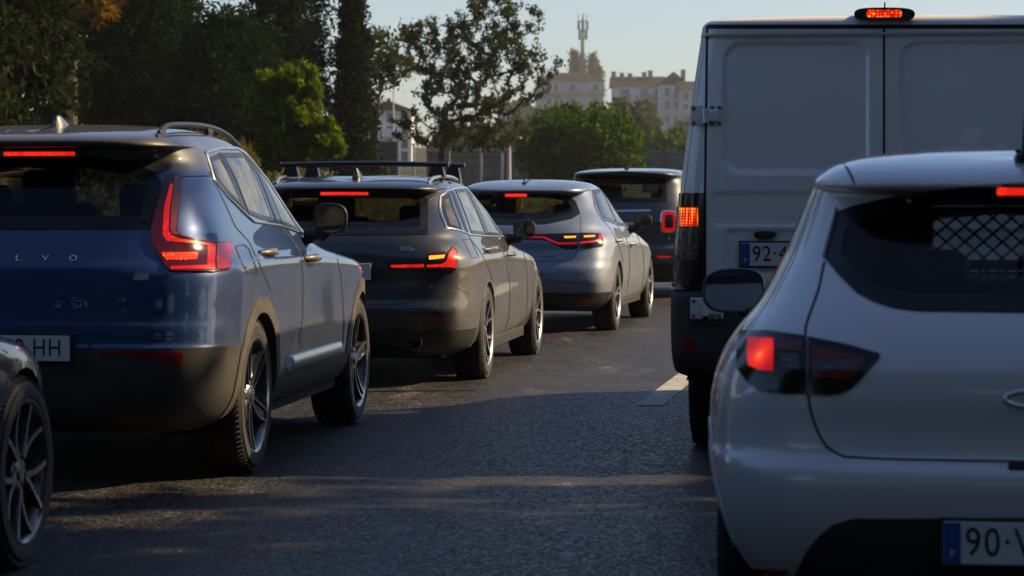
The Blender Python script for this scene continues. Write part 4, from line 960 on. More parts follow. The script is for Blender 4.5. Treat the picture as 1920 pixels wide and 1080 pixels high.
q_ = c.hit(1429, 668, 'cam')[0]; BULB_R = lit_bulb('lit_bulb_red', q_, .075, (1, .40, .06), (1, .040, .012), (.50, .003, .002), .53)
c.pair('brake_element', [(1407, 636), (1430, 637), (1453, 638), (1453, 697), (1427, 695), (1408, 687), (1404.7, 667)], BULB_R, rl, off=.0105, depth=0, res=.015)
c.pair('clear_lens', [(1466, 666), (1500, 668), (1502, 694), (1467, 692)], LAMP_SMK, rl, off=.0105, depth=0, res=.02)
c.pair('red_lens', [(1462, 640), (1507, 643), (1507, 662), (1462, 658)], LAMP_MID, rl, off=.0105, depth=0, res=.02)
c.pair('red_lens', [(1523, 650), (1593, 665), (1627, 675), (1596, 712), (1525, 706)], LAMP_MID, ri, off=.0095, depth=0, res=.02)
c.pair('clear_lens', [(1526, 680), (1611, 682), (1599, 695), (1526, 693)], LAMP_SMK, ri, off=.0115, depth=0, res=.02)
c.pair('amber_lens', [(1526, 697), (1599, 699), (1590, 713), (1526, 706)], LAMP_RED, ri, off=.0112, depth=0, res=.02)
c.bar_lamp('high_brake_lamp', 1870, 2012, 352, 366, .392, ON_SLIT)
c.lines('shut_line', [[(1546, 490), (1535, 543), (1518, 590), (1511, 612), (1510, 630)], [(1515, 740), (1520, 770), (1527, 791), (1537, 818), (1551, 839), (1580, 856), (1640, 860), (1705, 862), (1940, 866)], [(2370, 740), (2355, 818), (2340, 839), (2300, 856), (1940, 866)], [(1582, 306), (1592, 322), (1603, 345)]], .0075)
vl = c.patch('rear_valance', c.sym([(1936, 970), (1600, 972), (1561, 984), (1535, 1005), (1513, 1032), (1480, 1095), (1462, 1150), (1936, 1150)]), CLAD, 'rear', off=.002, depth=.004)
c.plate(1956, 1018, '90·'+'VM·12')
c.pair('bumper_reflector', [(1390, 1066), (1478, 1068), (1470, 1084), (1396, 1084)], LAMP_RED, off=.005, depth=.008)
p = c.hit(1940, 748, 'cam')[0]
o = c.strip('tailgate_emblem', [(.074 * math.cos(t), p.z + .021 * math.sin(t)) for t in np.linspace(0, 2 * math.pi, 24)[:-1]], .011, CHROME, 'rear', True, off=.006, lift=.008, res=.01)
c.patch('boot_notch', rrect(1890, 868, 1990, 882, 5), GAP, off=.003, depth=.004)
c.wing_mirror(1376, 545, .225, .165, -.955, BLACK)
m = MB(); m.tube([(0, .58, 1.40), (0, .50, 1.45), (0, .30, 1.62)], [.012, .010, .005], 10); m.box((0, .58, 1.415), (.05, .09, .03), .012); m.build('roof_antenna', BLACK, c.root)
c.wheels([(.66, .31), (3.25, .31)], .755, .312, .215, .205, (5, 'broad', 0)); c.underbody(4.06, .84, c.arches, .2, .45, .335)
c.cabin(1.75, .95, .5, .56, zhead=1.2)
g = MB()                                                          # expanded-metal load guard behind the seats
for i in range(-16, 34):
    for sg in (1, -1):
        pts = []
        for k in range(23):
            z = .86 + k * .02; x = i * .055 - .4 + sg * (z - .86) * 1.15
            if abs(x) < .50 and z < 1.27: pts.append((x, .98 + .006 * math.sin(z * 60), z))
        if len(pts) > 1: g.tube(pts, .0038, 5, False)
g.tube([(-.5, .98, .86), (.5, .98, .86), (.5, .98, 1.27), (-.5, .98, 1.27), (-.5, .98, .86)], .008, 6); g.build('load_guard', BLACK, c.root)
# ------------------------------------------------------------------ drivers at the wheel
SKIN = plain('skin', (.36, .21, .14), .5, var=.06); HAIR = plain('dark_hair', (.02, .014, .01), .6, var=.3)
def person_mesh():
    """a seated figure holding a steering wheel: one skinned surface from pelvis to finger tips; origin at the seat"""
    V, E, Rd = [], [], []
    def ch(pts, rad, start=None):
        prev = start
        for p, r in zip(pts, rad):
            V.append(p); Rd.append(r); i = len(V) - 1
            if prev is not None: E.append((prev, i))
            prev = i
        return prev
    pel = ch([(0, 0, .10)], [.15]); sp = ch([(0, -.03, .28), (0, -.06, .44)], [.135, .15], pel); nk0 = ch([(0, -.07, .55)], [.085], sp); nk = ch([(0, -.055, .62)], [.052], nk0)
    ch([(0, -.030, .68), (0, -.022, .75), (0, -.035, .815)], [.072, .088, .070], nk)
    for s in (1, -1):
        h = ch([(s * .10, .05, .09), (s * .13, .46, .14), (s * .13, .62, -.20), (s * .13, .72, -.24)], [.09, .062, .045, .04], pel)
        sh = ch([(s * .19, -.05, .50), (s * .25, .10, .30), (s * .17, .36, .36), (s * .155, .44, .385)], [.068, .047, .034, .024], sp)
        pm = ch([(s * .15, .485, .40)], [.026], sh)
        for k, (dx, dz, L) in enumerate(((.028, .030, .055), (.010, .038, .064), (-.010, .036, .060), (-.028, .026, .048))):
            ch([(s * (.15 + dx * .6), .515, .40 + dz * .7), (s * (.15 + dx), .515 + L * .35, .40 + dz + .004), (s * (.15 + dx) * .97, .515 + L * .2, .40 + dz - L * .45)], [.009, .0085, .008], pm)
        ch([(s * .118, .49, .415), (s * .10, .515, .42)], [.010, .009], pm)
    me = bpy.data.meshes.new('person'); me.from_pydata(V, E, []); o = bpy.data.objects.new('person', me); COL.objects.link(o)
    m = o.modifiers.new('skin', 'SKIN'); m.use_smooth_shade = True
    if not me.skin_vertices: me.attributes.new('skin_tmp', 'FLOAT', 'POINT')
    for i, sv_ in enumerate(me.skin_vertices[0].data): sv_.radius = (Rd[i] * (1.25 if i in (1, 2) else 1), Rd[i]); sv_.use_root = (i == 0)
    o.modifiers.new('sub', 'SUBSURF').levels = 1
    dg = bpy.context.evaluated_depsgraph_get(); out = bpy.data.meshes.new_from_object(o.evaluated_get(dg)); bpy.data.objects.remove(o); out.polygons.foreach_set('use_smooth', [True] * len(out.polygons)); return out
try: PM = person_mesh()
except Exception: PM = None
def driver(car, x, y, z, shirt, label):
    me = PM.copy(); me.materials.clear(); me.materials.append(SKIN); me.materials.append(shirt)
    co = np.empty(len(me.vertices) * 3); me.vertices.foreach_get('co', co); co = co.reshape(-1, 3)
    mi = []
    for p in me.polygons: c = co[list(p.vertices)].mean(0); mi.append(1 if (c[2] < .585 and c[1] < .34) or c[2] < .25 else 0)
    me.polygons.foreach_set('material_index', mi); o = bpy.data.objects.new('person', me); COL.objects.link(o); o.location = car.M @ Vector((x, y, z)); o.rotation_euler = (0, 0, -car.h); tag(o, label, 'person')
    h = MB(); h.lathe([(-.065 + .13 * k / 8, .092 * math.sqrt(max(.0, 1 - (-.75 + 1.75 * k / 8) ** 2)) + .004) for k in range(9)], 20, 'z', c=(0, -.04, .795)); h.build('hair', HAIR, o)
    f = MB(); f.lathe([(.0, .014), (.012, .010), (.020, .002)], 10, 'y', c=(0, .055, .735)); f.build('nose', SKIN, o)
    for s in (1, -1):
        e = MB(); e.lathe([(0, .011), (.006, .008), (.009, .001)], 10, 'y', c=(s * .031, .052, .758)); e.build('eye', plain('eye_white', (.6, .58, .55), .3), o); e = MB(); e.box((s * .086, -.03, .745), (.014, .03, .055), .006); e.build('ear', SKIN, o)
    e = MB(); e.box((0, .058, .700), (.045, .008, .010), .003); e.build('mouth', plain('lips', (.30, .10, .08), .5), o)
if PM is not None:
    for car, yf, zs, col, lab in ((suv, 2.0, .66, (.03, .03, .035), 'driver in dark top at the wheel of the blue SUV'), (wag, 2.1, .54, (.45, .44, .42), 'driver in pale top at the wheel of the dark grey estate car'), (hat, 1.85, .54, (.30, .28, .22), 'driver in beige top at the wheel of the silver grey hatchback'), (sup, 1.75, .54, (.05, .06, .09), 'driver in navy top at the wheel of the pale small hatchback')):
        driver(car, -.37, yf + .12, zs, plain('shirt_cloth', col, .9, var=.15), lab)
# ------------------------------------------------------------------ ground, road
def sstep(a, b, x):
    t = np.clip((np.asarray(x, float) - a) / (b - a), 0, 1); return t * t * (3 - 2 * t)
def lane(y): y = np.asarray(y, float); t = np.clip(y, -200, 60) - 16.4; return .84 + .15 * t + .0012 * t * t + np.maximum(0, y - 60) * .255
def ground_z(x, y):
    x = np.asarray(x, float); y = np.asarray(y, float); d = lane(y) - 8.0 - x; e = x - lane(y) - 9.0
    side = sstep(0, 8, d) + sstep(0, 10, e); side = np.where(y > 62, 1.0, np.minimum(side, 1))
    z = side * (1.05 * sstep(34, 68, y) + 1.0 * sstep(105, 170, y))
    z = z + sstep(150, 620, y) * 9.0
    z = z + 1.9 * np.exp(-((x + 6.1) / 3.4) ** 2 - ((y - 52) / 9.0) ** 2)
    z = z + 9.0 * sstep(-22, -60, y) * 1.0  # unseen rise added behind the camera, cutting skylight and darkening reflections
    return z
MGRASS, nt, b = newmat('dry_grass_and_soil'); tc = N(nt, 'ShaderNodeTexCoord')
n1 = N(nt, 'ShaderNodeTexNoise', Scale=.35, Detail=8.0, Roughness=.65); n2 = N(nt, 'ShaderNodeTexNoise', Scale=9.0, Detail=6.0)
nt.links.new(tc.outputs['Object'], n1.inputs['Vector']); nt.links.new(tc.outputs['Object'], n2.inputs['Vector'])
r1 = ramp(nt, n1.outputs['Fac'], [(.35, (.060, .044, .026)), (.5, (.042, .045, .018)), (.65, (.024, .036, .011))]); r2 = ramp(nt, n2.outputs['Fac'], [(.3, (.45, .45, .45)), (.7, (1.3, 1.3, 1.3))])
mm = N(nt, 'ShaderNodeMix', data_type='RGBA', blend_type='MULTIPLY'); mm.inputs[0].default_value = 1; nt.links.new(r1.outputs[0], mm.inputs[6]); nt.links.new(r2.outputs[0], mm.inputs[7])
nt.links.new(mm.outputs[2], b.inputs['Base Color']); b.inputs['Roughness'].default_value = .95; b.inputs['Specular IOR Level'].default_value = .1
xs = np.concatenate([np.linspace(-540, -30, 27)[:-1], np.linspace(-30, 30, 91), np.linspace(30, 540, 27)[1:]]); ys = np.concatenate([np.linspace(-140, 0, 20)[:-1], np.linspace(0, 160, 161), np.linspace(160, 980, 42)[1:]])
XX, YY = np.meshgrid(xs, ys, indexing='ij'); V = np.stack([XX.ravel(), YY.ravel(), ground_z(XX, YY).ravel() - .012], 1)
nx, ny = XX.shape; i, j = np.meshgrid(np.arange(nx - 1), np.arange(ny - 1), indexing='ij'); a = (i * ny + j).ravel()
tag(mesh_np('ground', V, np.stack([a, a + ny, a + ny + 1, a + 1], 1), MGRASS, None, True), kind='structure')

ASPH, nt, b = newmat('worn_asphalt'); tc = N(nt, 'ShaderNodeTexCoord')
v1 = N(nt, 'ShaderNodeTexVoronoi', Scale=74.0); n1 = N(nt, 'ShaderNodeTexNoise', Scale=1.3, Detail=8.0, Roughness=.7); n2 = N(nt, 'ShaderNodeTexNoise', Scale=140.0, Detail=3.0)
mp = N(nt, 'ShaderNodeMapping'); mp.inputs['Scale'].default_value = (1.0, .12, 1.0); mp.inputs['Rotation'].default_value = (0, 0, R(8)); n3 = N(nt, 'ShaderNodeTexNoise', Scale=1.1, Detail=5.0)
for q in (v1, n1, n2): nt.links.new(tc.outputs['Object'], q.inputs['Vector'])
nt.links.new(tc.outputs['Object'], mp.inputs['Vector']); nt.links.new(mp.outputs[0], n3.inputs['Vector'])
ra = ramp(nt, v1.outputs['Color'], [(.0, (.005, .005, .006)), (.55, (.013, .013, .014)), (.85, (.04, .039, .037)), (1., (.14, .135, .125))])
rb = ramp(nt, n1.outputs['Fac'], [(.3, (.45, .45, .47)), (.5, (.95, .94, .93)), (.72, (1.7, 1.65, 1.58))]); rc = ramp(nt, n3.outputs['Fac'], [(.35, (.6, .6, .62)), (.65, (1.3, 1.28, 1.25))])
m1 = N(nt, 'ShaderNodeMix', data_type='RGBA', blend_type='MULTIPLY'); m1.inputs[0].default_value = 1; nt.links.new(ra.outputs[0], m1.inputs[6]); nt.links.new(rb.outputs[0], m1.inputs[7])
m2 = N(nt, 'ShaderNodeMix', data_type='RGBA', blend_type='MULTIPLY'); m2.inputs[0].default_value = 1; nt.links.new(m1.outputs[2], m2.inputs[6]); nt.links.new(rc.outputs[0], m2.inputs[7])
ve = N(nt, 'ShaderNodeTexVoronoi', Scale=.55, feature='DISTANCE_TO_EDGE'); wn_ = N(nt, 'ShaderNodeTexNoise', Scale=2.5, Detail=6.0); nt.links.new(tc.outputs['Object'], wn_.inputs['Vector'])
vm = N(nt, 'ShaderNodeVectorMath', operation='MULTIPLY_ADD'); nt.links.new(wn_.outputs['Color'], vm.inputs[0]); vm.inputs[1].default_value = (.55, .55, .0); nt.links.new(tc.outputs['Object'], vm.inputs[2]); nt.links.new(vm.outputs[0], ve.inputs['Vector'])
rk = ramp(nt, ve.outputs['Distance'], [(.0, (.25, .25, .25)), (.006, (.35, .35, .35)), (.012, (1, 1, 1))])               # cracks
n5 = N(nt, 'ShaderNodeTexNoise', Scale=.45, Detail=3.0); nt.links.new(tc.outputs['Object'], n5.inputs['Vector']); rm = ramp(nt, n5.outputs['Fac'], [(.50, (0, 0, 0)), (.56, (1, 1, 1))])
m3 = N(nt, 'ShaderNodeMix', data_type='RGBA', blend_type='MULTIPLY'); nt.links.new(rm.outputs[0], m3.inputs[0]); nt.links.new(m2.outputs[2], m3.inputs[6]); nt.links.new(rk.outputs[0], m3.inputs[7])
mo = N(nt, 'ShaderNodeMapping'); mo.inputs['Scale'].default_value = (1.0, .30, 1.0); mo.inputs['Rotation'].default_value = (0, 0, R(8)); nt.links.new(tc.outputs['Object'], mo.inputs['Vector']); n6 = N(nt, 'ShaderNodeTexNoise', Scale=2.6, Detail=4.0, Roughness=.7); nt.links.new(mo.outputs[0], n6.inputs['Vector'])
rs = ramp(nt, n6.outputs['Fac'], [(.30, (.35, .34, .34)), (.42, (1, 1, 1)), (.58, (1, 1, 1)), (.68, (2.7, 2.6, 2.45))])                # oil stains; scuffed patches painted paler as glare and light streaks
m4 = N(nt, 'ShaderNodeMix', data_type='RGBA', blend_type='MULTIPLY'); m4.inputs[0].default_value = 1; nt.links.new(m3.outputs[2], m4.inputs[6]); nt.links.new(rs.outputs[0], m4.inputs[7]); nt.links.new(m4.outputs[2], b.inputs['Base Color'])
ro = N(nt, 'ShaderNodeMapRange'); ro.inputs['To Min'].default_value = .30; ro.inputs['To Max'].default_value = .85; sc_ = N(nt, 'ShaderNodeSeparateColor'); nt.links.new(v1.outputs['Color'], sc_.inputs[0]); nt.links.new(sc_.outputs[1], ro.inputs['Value']); nt.links.new(ro.outputs[0], b.inputs['Roughness'])
b.inputs['Specular IOR Level'].default_value = .32
bp = N(nt, 'ShaderNodeBump', Strength=.5, Distance=.008); ad = N(nt, 'ShaderNodeMath', operation='ADD'); nt.links.new(v1.outputs['Distance'], ad.inputs[0]); nt.links.new(n2.outputs['Fac'], ad.inputs[1]); nt.links.new(ad.outputs[0], bp.inputs['Height']); nt.links.new(bp.outputs[0], b.inputs['Normal'])
ry = np.concatenate([np.linspace(-120, 0, 13)[:-1], np.linspace(0, 64, 65)]); off = np.array([-8.4, -4, 0, 4, 9.4]); V = np.array([(lane(y) + o, y, 0) for y in ry for o in off], float)
i, j = np.meshgrid(np.arange(len(ry) - 1), np.arange(4), indexing='ij'); a = (i * 5 + j).ravel()
tag(mesh_np('road', V, np.stack([a, a + 1, a + 6, a + 5], 1), ASPH), kind='structure')
LINE = plain('worn_road_paint', (.25, .25, .245), .7, var=.45, scale=9.0, bump=.3, bscale=120)
def road_line(x0, y0, y1, w=.15):
    m = MB(); n = max(2, int((y1 - y0) / 1.0)); yy = np.linspace(y0, y1, n + 1)
    m.v = [(float(lane(y)) + x0 + s * w / 2, y, .004) for y in yy for s in (-1, 1)]; m.f = [(2 * k, 2 * k + 1, 2 * k + 3, 2 * k + 2) for k in range(n)]
    tag(m.build('lane_marking', LINE), kind='structure')
for k in range(-3, 5): road_line(.0, 16.45 + k * 14, 16.45 + k * 14 + 4, .17)
for k in range(-3, 5): road_line(-3.5, 12.6 + k * 14, 12.6 + k * 14 + 4, .17)
road_line(-7.2, -20, 60); road_line(7.6, -20, 60)

# ------------------------------------------------------------------ trees
def leafmat(name, c0, c1, trans=.35, tcol=None):
    m, nt, b = newmat(name); nt.nodes.remove(b); out = nt.nodes['Material Output']
    g = N(nt, 'ShaderNodeNewGeometry'); r = ramp(nt, g.outputs['Random Per Island'], [(0, c0), (1, c1)])
    d = N(nt, 'ShaderNodeBsdfDiffuse'); t = N(nt, 'ShaderNodeBsdfTranslucent'); nt.links.new(r.outputs[0], d.inputs[0])
    mu = N(nt, 'ShaderNodeMix', data_type='RGBA', blend_type='MULTIPLY'); mu.inputs[0].default_value = 1; nt.links.new(r.outputs[0], mu.inputs[6]); mu.inputs[7].default_value = (*(tcol or (1.9, 1.7, .7)), 1); nt.links.new(mu.outputs[2], t.inputs[0])
    mx = N(nt, 'ShaderNodeMixShader'); mx.inputs[0].default_value = trans; nt.links.new(d.outputs[0], mx.inputs[1]); nt.links.new(t.outputs[0], mx.inputs[2])
    nt.links.new(mx.outputs[0], out.inputs[0]); return m
L_DARK = leafmat('dark_conifer_needles', (.005, .012, .006), (.015, .030, .013), .22)
L_CEDAR = leafmat('olive_cedar_needles', (.006, .012, .005), (.019, .029, .012), .25)
L_CYP = leafmat('cypress_scales', (.006, .011, .007), (.017, .025, .013), .2)
L_PINE = leafmat('bright_pine_needles', (.034, .064, .007), (.105, .155, .014), .45)
L_OPEN = leafmat('olive_green_leaves', (.012, .021, .007), (.040, .056, .017), .35)
L_BUSH = leafmat('bush_leaves', (.011, .026, .006), (.046, .085, .013), .42)
L_PALM = leafmat('dry_palm_fronds', (.06, .05, .012), (.15, .10, .016), .5, (1.4, 1.0, .5))
L_FAR = leafmat('grey_green_leaves', (.035, .045, .028), (.08, .09, .05), .3)
L_DEAD = leafmat('dead_brown_needles', (.020, .016, .012), (.045, .036, .027), .2, (1, 1, 1))
L_WEED = leafmat('weed_blades', (.028, .034, .012), (.085, .075, .032), .3)
BARK = plain('bark', (.035, .027, .02), .95, var=.5, scale=5, bump=.8, bscale=14)
nr_ = np.random.default_rng(11)
def leaves(name, parent, C, size, mat, ratio=1.9, droop=None):
    """one leaf-sized quad at every point of C"""
    n = len(C); a = nr_.normal(size=(n, 3)); 
    if droop is not None: a = a * .5 + np.array(droop)
    a /= np.linalg.norm(a, axis=1)[:, None]; b = np.cross(a, nr_.normal(size=(n, 3))); b /= np.linalg.norm(b, axis=1)[:, None]
    s = size * nr_.uniform(.6, 1.35, n)[:, None]; a = a * s * .5 * ratio ** .5; b = b * s * .5 / ratio ** .5
    V = np.stack([C - a, C + b * 1.0 - a * .15, C + a, C - b * 1.0 - a * .15], 1).reshape(-1, 3)
    return mesh_np(name, V, np.arange(4 * n).reshape(n, 4), mat, parent)
def clumps(env, n, spread, per, flat=1.0):
    """env(k) -> n clump centres; per leaves gathered round each"""
    c = env(n); r = spread * nr_.uniform(.6, 1.4, (len(c), 1)); c = np.repeat(c, per, 0); r = np.repeat(r, per, 0)
    return c + nr_.normal(size=c.shape) * r * np.array([1, 1, flat])
def ellipsoid(cx, cy, cz, rx, ry, rz, shell=.55, low=-1.0):
    def f(n):
        d = nr_.normal(size=(n * 3, 3)); d /= np.linalg.norm(d, axis=1)[:, None]; d = d[d[:, 2] > low][:n]
        r = nr_.uniform(shell ** 3, 1, (len(d), 1)) ** (1 / 3); return np.array([cx, cy, cz]) + d * r * np.array([rx, ry, rz])
    return f
def cone(cx, cy, z0, z1, r0, p=.8, shell=.5, rb=.35):
    """column or spire: radius swells from the foot, then narrows to the tip"""
    def f(n):
        t = nr_.uniform(0, 1, n); rr = r0 * np.minimum(1, rb + t * 5) * (1 - t ** (1 / p)) ** .75; a = nr_.uniform(0, 2 * np.pi, n); q = np.sqrt(nr_.uniform(shell, 1, n))
        return np.stack([cx + rr * q * np.cos(a), cy + rr * q * np.sin(a), z0 + (z1 - z0) * t], 1)
    return f
def at(px, py, Y): return Vector(((px - HX) / F * Y, Y, CH - (py - HY) / F * Y))
def tree_root(name, x, y, label, cat='tree', group=None): return tag(empty(name, (x, y, float(ground_z(x, y)) - .05)), label, cat, group)
def local_pts(o, P): return P - np.array(o.location)
def limbs(o, segs, name='trunk'):
    m = MB()
    for pts, rad in segs: m.tube([Vector(p) - o.location for p in pts], rad, 8)
    m.build(name, BARK, o)

# cedar at the far left, drooping boughs
o = tree_root('cedar_tree', -7.6, 38, 'drooping olive cedar with bare brown inner boughs at the far left edge'); z0 = o.location.z; P, D = [], []; segs = [([(-7.6, 38, z0), (-7.5, 38, z0 + 5), (-7.4, 38, z0 + 11)], [.26, .18, .06])]
for k in range(64):
    z = z0 + .5 + k * .145; a = nr_.uniform(0, 2 * np.pi); L = (2.3 - .12 * (z - z0)) * nr_.uniform(.55, 1.1); p0 = np.array([-7.5, 38, z]); dr = np.array([np.cos(a), np.sin(a), 0])
    pts = [p0 + dr * L * t + np.array([0, 0, .25 * t - .85 * t * t]) for t in (0, .35, .7, 1)]; segs.append((pts, [.05, .035, .02, .008]))
    for t in np.linspace(.25, 1, 9):
        q = p0 + dr * L * t + np.array([0, 0, .25 * t - .85 * t * t]); (D if (t < .55 and nr_.random() < .45) else P).append((q, t))
limbs(o, segs)
C = np.repeat(np.array([q for q, t in P]), 46, 0); C = C + nr_.normal(size=C.shape) * np.array([.20, .20, .07]) - np.array([0, 0, .10])
leaves('crown', o, local_pts(o, C), .105, L_CEDAR, 3.2, (0, 0, -.35))
C = np.repeat(np.array([q for q, t in D]), 60, 0); C = C + nr_.normal(size=C.shape) * np.array([.15, .15, .22]) - np.array([0, 0, .22]); leaves('dead_foliage', o, local_pts(o, C), .10, L_DEAD, 4, (0, 0, -1.0))
# palm behind it: dry fronds caught by the sun
o = tree_root('palm_tree', -8.35, 50, 'palm with dry orange fronds glowing in the sun at the upper left'); z0 = o.location.z; limbs(o, [([(-8.35, 50, z0), (-8.3, 50, 5.0)], [.20, .16])])
P = []; top = np.array([-8.25, 50, 5.55])
for k in range(46):
    a = nr_.uniform(0, 2 * np.pi); e = nr_.uniform(-.9, .9); d = np.array([np.cos(a) * np.cos(e), np.sin(a) * np.cos(e), np.sin(e)])
    for t in np.linspace(.2, 1, 26): P.append((top + d * .95 * t - np.array([0, 0, .35 * t * t]), d))
C = np.repeat(np.array([p for p, d in P]), 4, 0) + nr_.normal(size=(len(P) * 4, 3)) * .035
leaves('crown', o, local_pts(o, C), .15, L_PALM, 7)
# big dark conifers filling the left
def conifer(x, y, z1, r, label, mat, n, per, size, spread=.26, p=.8, group='dark conifers on the left bank', name='conifer_tree', rb=.5, shell=.35):
    o = tree_root(name, x, y, label, 'tree', group); z0 = o.location.z; limbs(o, [([(x, y, z0), (x, y, z1 * .9)], [.2, .05])])
    C = clumps(cone(x, y, z0 + .15, z1, r, p, shell, rb), n, spread, per, .8); leaves('crown', o, local_pts(o, C), size, mat, 2.6); return o
conifer(-7.75, 56, 12, 1.35, 'dark conifer directly above the blue SUV roof, tallest of the left trees', L_DARK, 800, 60, .10, .22)
conifer(-9.2, 60, 13, 1.9, 'dark conifer just right of the cedar, partly hidden by its boughs', L_DARK, 800, 55, .10, .26)
conifer(-10.6, 64, 13, 2.3, 'dark conifer filling the gap behind the cedar at the far left', L_DARK, 700, 50, .11, .3)
conifer(-5.75, 54, 4.75, 1.25, 'shorter dark green conifer with pointed top left of the tall cypress', L_DARK, 460, 60, .095, .20, p=.55)
for k, (dx, lab) in enumerate(((-4.95, 'broad dark cypress with its top out of frame, left of two cypresses'),)):
    conifer(-5.2, 62, 15, 1.0, lab, L_CYP, 1100, 60, .085, .15, p=.9, name='cypress_tree', group='cypresses on the left bank', shell=.25)
conifer(-3.72, 62, 5.9, .56, 'slim dark cypress with a thin bare twig beside the open tree', L_CYP, 430, 46, .09, .12, p=.85, name='cypress_tree', group='cypresses on the left bank', shell=.2, rb=.35)
# bright pine lit from the right
o = tree_root('pine_tree', -3.95, 47, 'bright yellow-green young pine with sunlit puffs above the dry bank'); z0 = o.location.z; limbs(o, [([(-3.95, 47, z0), (-3.95, 47, 3.2)], [.08, .03])])
def px_env(blobs, Y, deep=.8):
    def f(n):
        w = np.array([r * q for _, _, r, q in blobs], float); out = []
        for k in nr_.choice(len(blobs), n, p=w / w.sum()):
            cx, cy, rx, ry = blobs[k]; d = nr_.normal(size=3); d /= np.linalg.norm(d); d *= nr_.uniform(.15, 1) ** .45; c = at(cx, cy, Y); out.append((c.x + d[0] * rx / F * Y, Y + d[1] * deep * rx / F * Y, c.z + d[2] * ry / F * Y))
        return np.array(out)
    return f
tips = px_env([(505, 165, 30, 30), (560, 165, 45, 45), (540, 230, 65, 55), (600, 235, 35, 45), (628, 265, 28, 32), (585, 285, 60, 30), (520, 285, 40, 30), (640, 245, 16, 14), (500, 215, 30, 40)], 47)(190)
C = np.repeat(tips, 80, 0); dv = nr_.normal(size=C.shape); dv /= np.linalg.norm(dv, axis=1)[:, None]; C = C + dv * nr_.uniform(.01, .115, (len(C), 1)); leaves('crown', o, local_pts(o, C), .085, L_PINE, 4.5)
# open-crowned deciduous trees: every twig tip is joined to the nearest older limb
def open_tree(name, trunk, blobs, Y, label, mat, tips_n, per, size, spread, r0, depth=.9):
    b = at(*trunk[0], Y); b.z = float(ground_z(b.x, Y)) - .1; o = tag(empty(name, b), label, 'tree'); T = [b] + [at(a, c, Y) for a, c in trunk[1:]]
    nodes, par = [], []
    def chain(p, q, parent, k):
        for i in range(1, k + 1):
            t = i / k; w = p.lerp(q, t) + Vector((nr_.normal(), nr_.normal(), nr_.normal())) * (.035 * (q - p).length * math.sin(math.pi * t)); w.z -= .05 * (q - p).length * math.sin(math.pi * t)
            nodes.append(w); par.append(parent); parent = len(nodes) - 1
        return parent
    nodes.append(T[0]); par.append(-1); last = 0
    for p, q in zip(T[:-1], T[1:]): last = chain(p, q, last, 4)
    wgt = np.array([r * q for _, _, r, q in blobs], float); pick = nr_.choice(len(blobs), tips_n, p=wgt / wgt.sum()); tips = []
    for k in pick:
        cx, cy, rx, ry = blobs[k]; d = nr_.normal(size=3); d /= np.linalg.norm(d); d *= nr_.uniform(.2, 1) ** .5; c = at(cx, cy, Y); tips.append(Vector((c.x + d[0] * rx / F * Y, Y + d[1] * depth * (rx + 40) / F * Y, c.z + d[2] * ry / F * Y)))
    tips.sort(key=lambda q: (q - T[-1]).length); ends = []
    for q in tips:
        A = np.array([tuple(n) for n in nodes]); dd = np.linalg.norm(A - np.array(q), axis=1) + np.maximum(0, A[:, 2] - q.z + .1) * .8; j = int(np.argmin(dd)); e = chain(nodes[j], q, j, 4); ends.append(e)
    cnt = [0] * len(nodes)
    for e in ends:
        k = e
        while k >= 0: cnt[k] += 1; k = par[k]
    rad = [max(.010, r0 * (max(1, n) / tips_n) ** .48) for n in cnt]; m = MB()
    for i in range(1, len(nodes)): m.tube([nodes[par[i]] - o.location, nodes[i] - o.location], [min(rad[par[i]], rad[i] * 1.25), rad[i]], 6, False)
    m.build('trunk', BARK, o); P = []
    for e in ends:
        P.append(tuple(nodes[e])); P.append(tuple(nodes[par[e]]))
    C = np.repeat(np.array(P), per, 0); C = C + nr_.normal(size=C.shape) * spread; leaves('crown', o, local_pts(o, C), size, mat, 1.9); return o
open_tree('deciduous_tree', [(826, 320), (832, 285), (848, 235)], [(830, 105, 80, 80), (790, 85, 40, 50), (900, 60, 60, 70), (950, 105, 70, 60), (1010, 120, 50, 22), (870, 175, 95, 50), (800, 235, 70, 40), (930, 235, 75, 45), (975, 35, 50, 30), (770, 55, 25, 25), (915, 10, 55, 28), (990, 170, 40, 30), (860, 260, 90, 25)], 75, 'open-crowned tree with dark forked trunk in front of the hillside houses', L_OPEN, 560, 14, .085, .062, .17)
open_tree('deciduous_tree', [(712, 330), (706, 250), (710, 180)], [(715, 85, 38, 40), (742, 130, 35, 35), (700, 160, 30, 45), (690, 110, 20, 50)], 70, 'thin wispy tree between the slim cypress and the open-crowned tree', L_OPEN, 130, 8, .10, .09, .05)
# round bush in the middle distance
def bush(name, px, py0, py1, wpx, Y, label, mat, n, per, size, cat='bush', group=None, flat=.75, deep=1.0):
    c = at(px, (py0 + py1) / 2, Y); rx = wpx / 2 / F * Y; rz = (py1 - py0) / 2 / F * Y; o = tag(empty(name, (c.x, Y, c.z - rz)), label, cat, group)
    m = MB()
    for k in range(5): m.tube([(0, 0, -.3), (rng.gauss(0, .15) * rx, rng.gauss(0, .15) * rx, rz * .5), (rng.gauss(0, .4) * rx, rng.gauss(0, .4) * rx, rz * 1.2)], [.05, .04, .02], 6)
    m.build('stem', BARK, o)
    C = clumps(ellipsoid(0, 0, rz, rx, rx * deep, rz, .35), n, rx * .085, per, .9); leaves('crown', o, C, size, mat, 1.8); return o
bush('round_bush', 1090, 205, 350, 225, 100, 'large round dark green bush with sunlit right rim behind the grey hatchback', L_BUSH, 560, 60, .15)
bush('bush', 1030, 235, 345, 110, 112, 'lower olive bush half hidden behind the left of the round bush', L_OPEN, 160, 50, .15)
bush('bush', 1180, 185, 290, 110, 240, 'grey-green tree crown between the two hillside apartment blocks', L_FAR, 160, 40, .40)
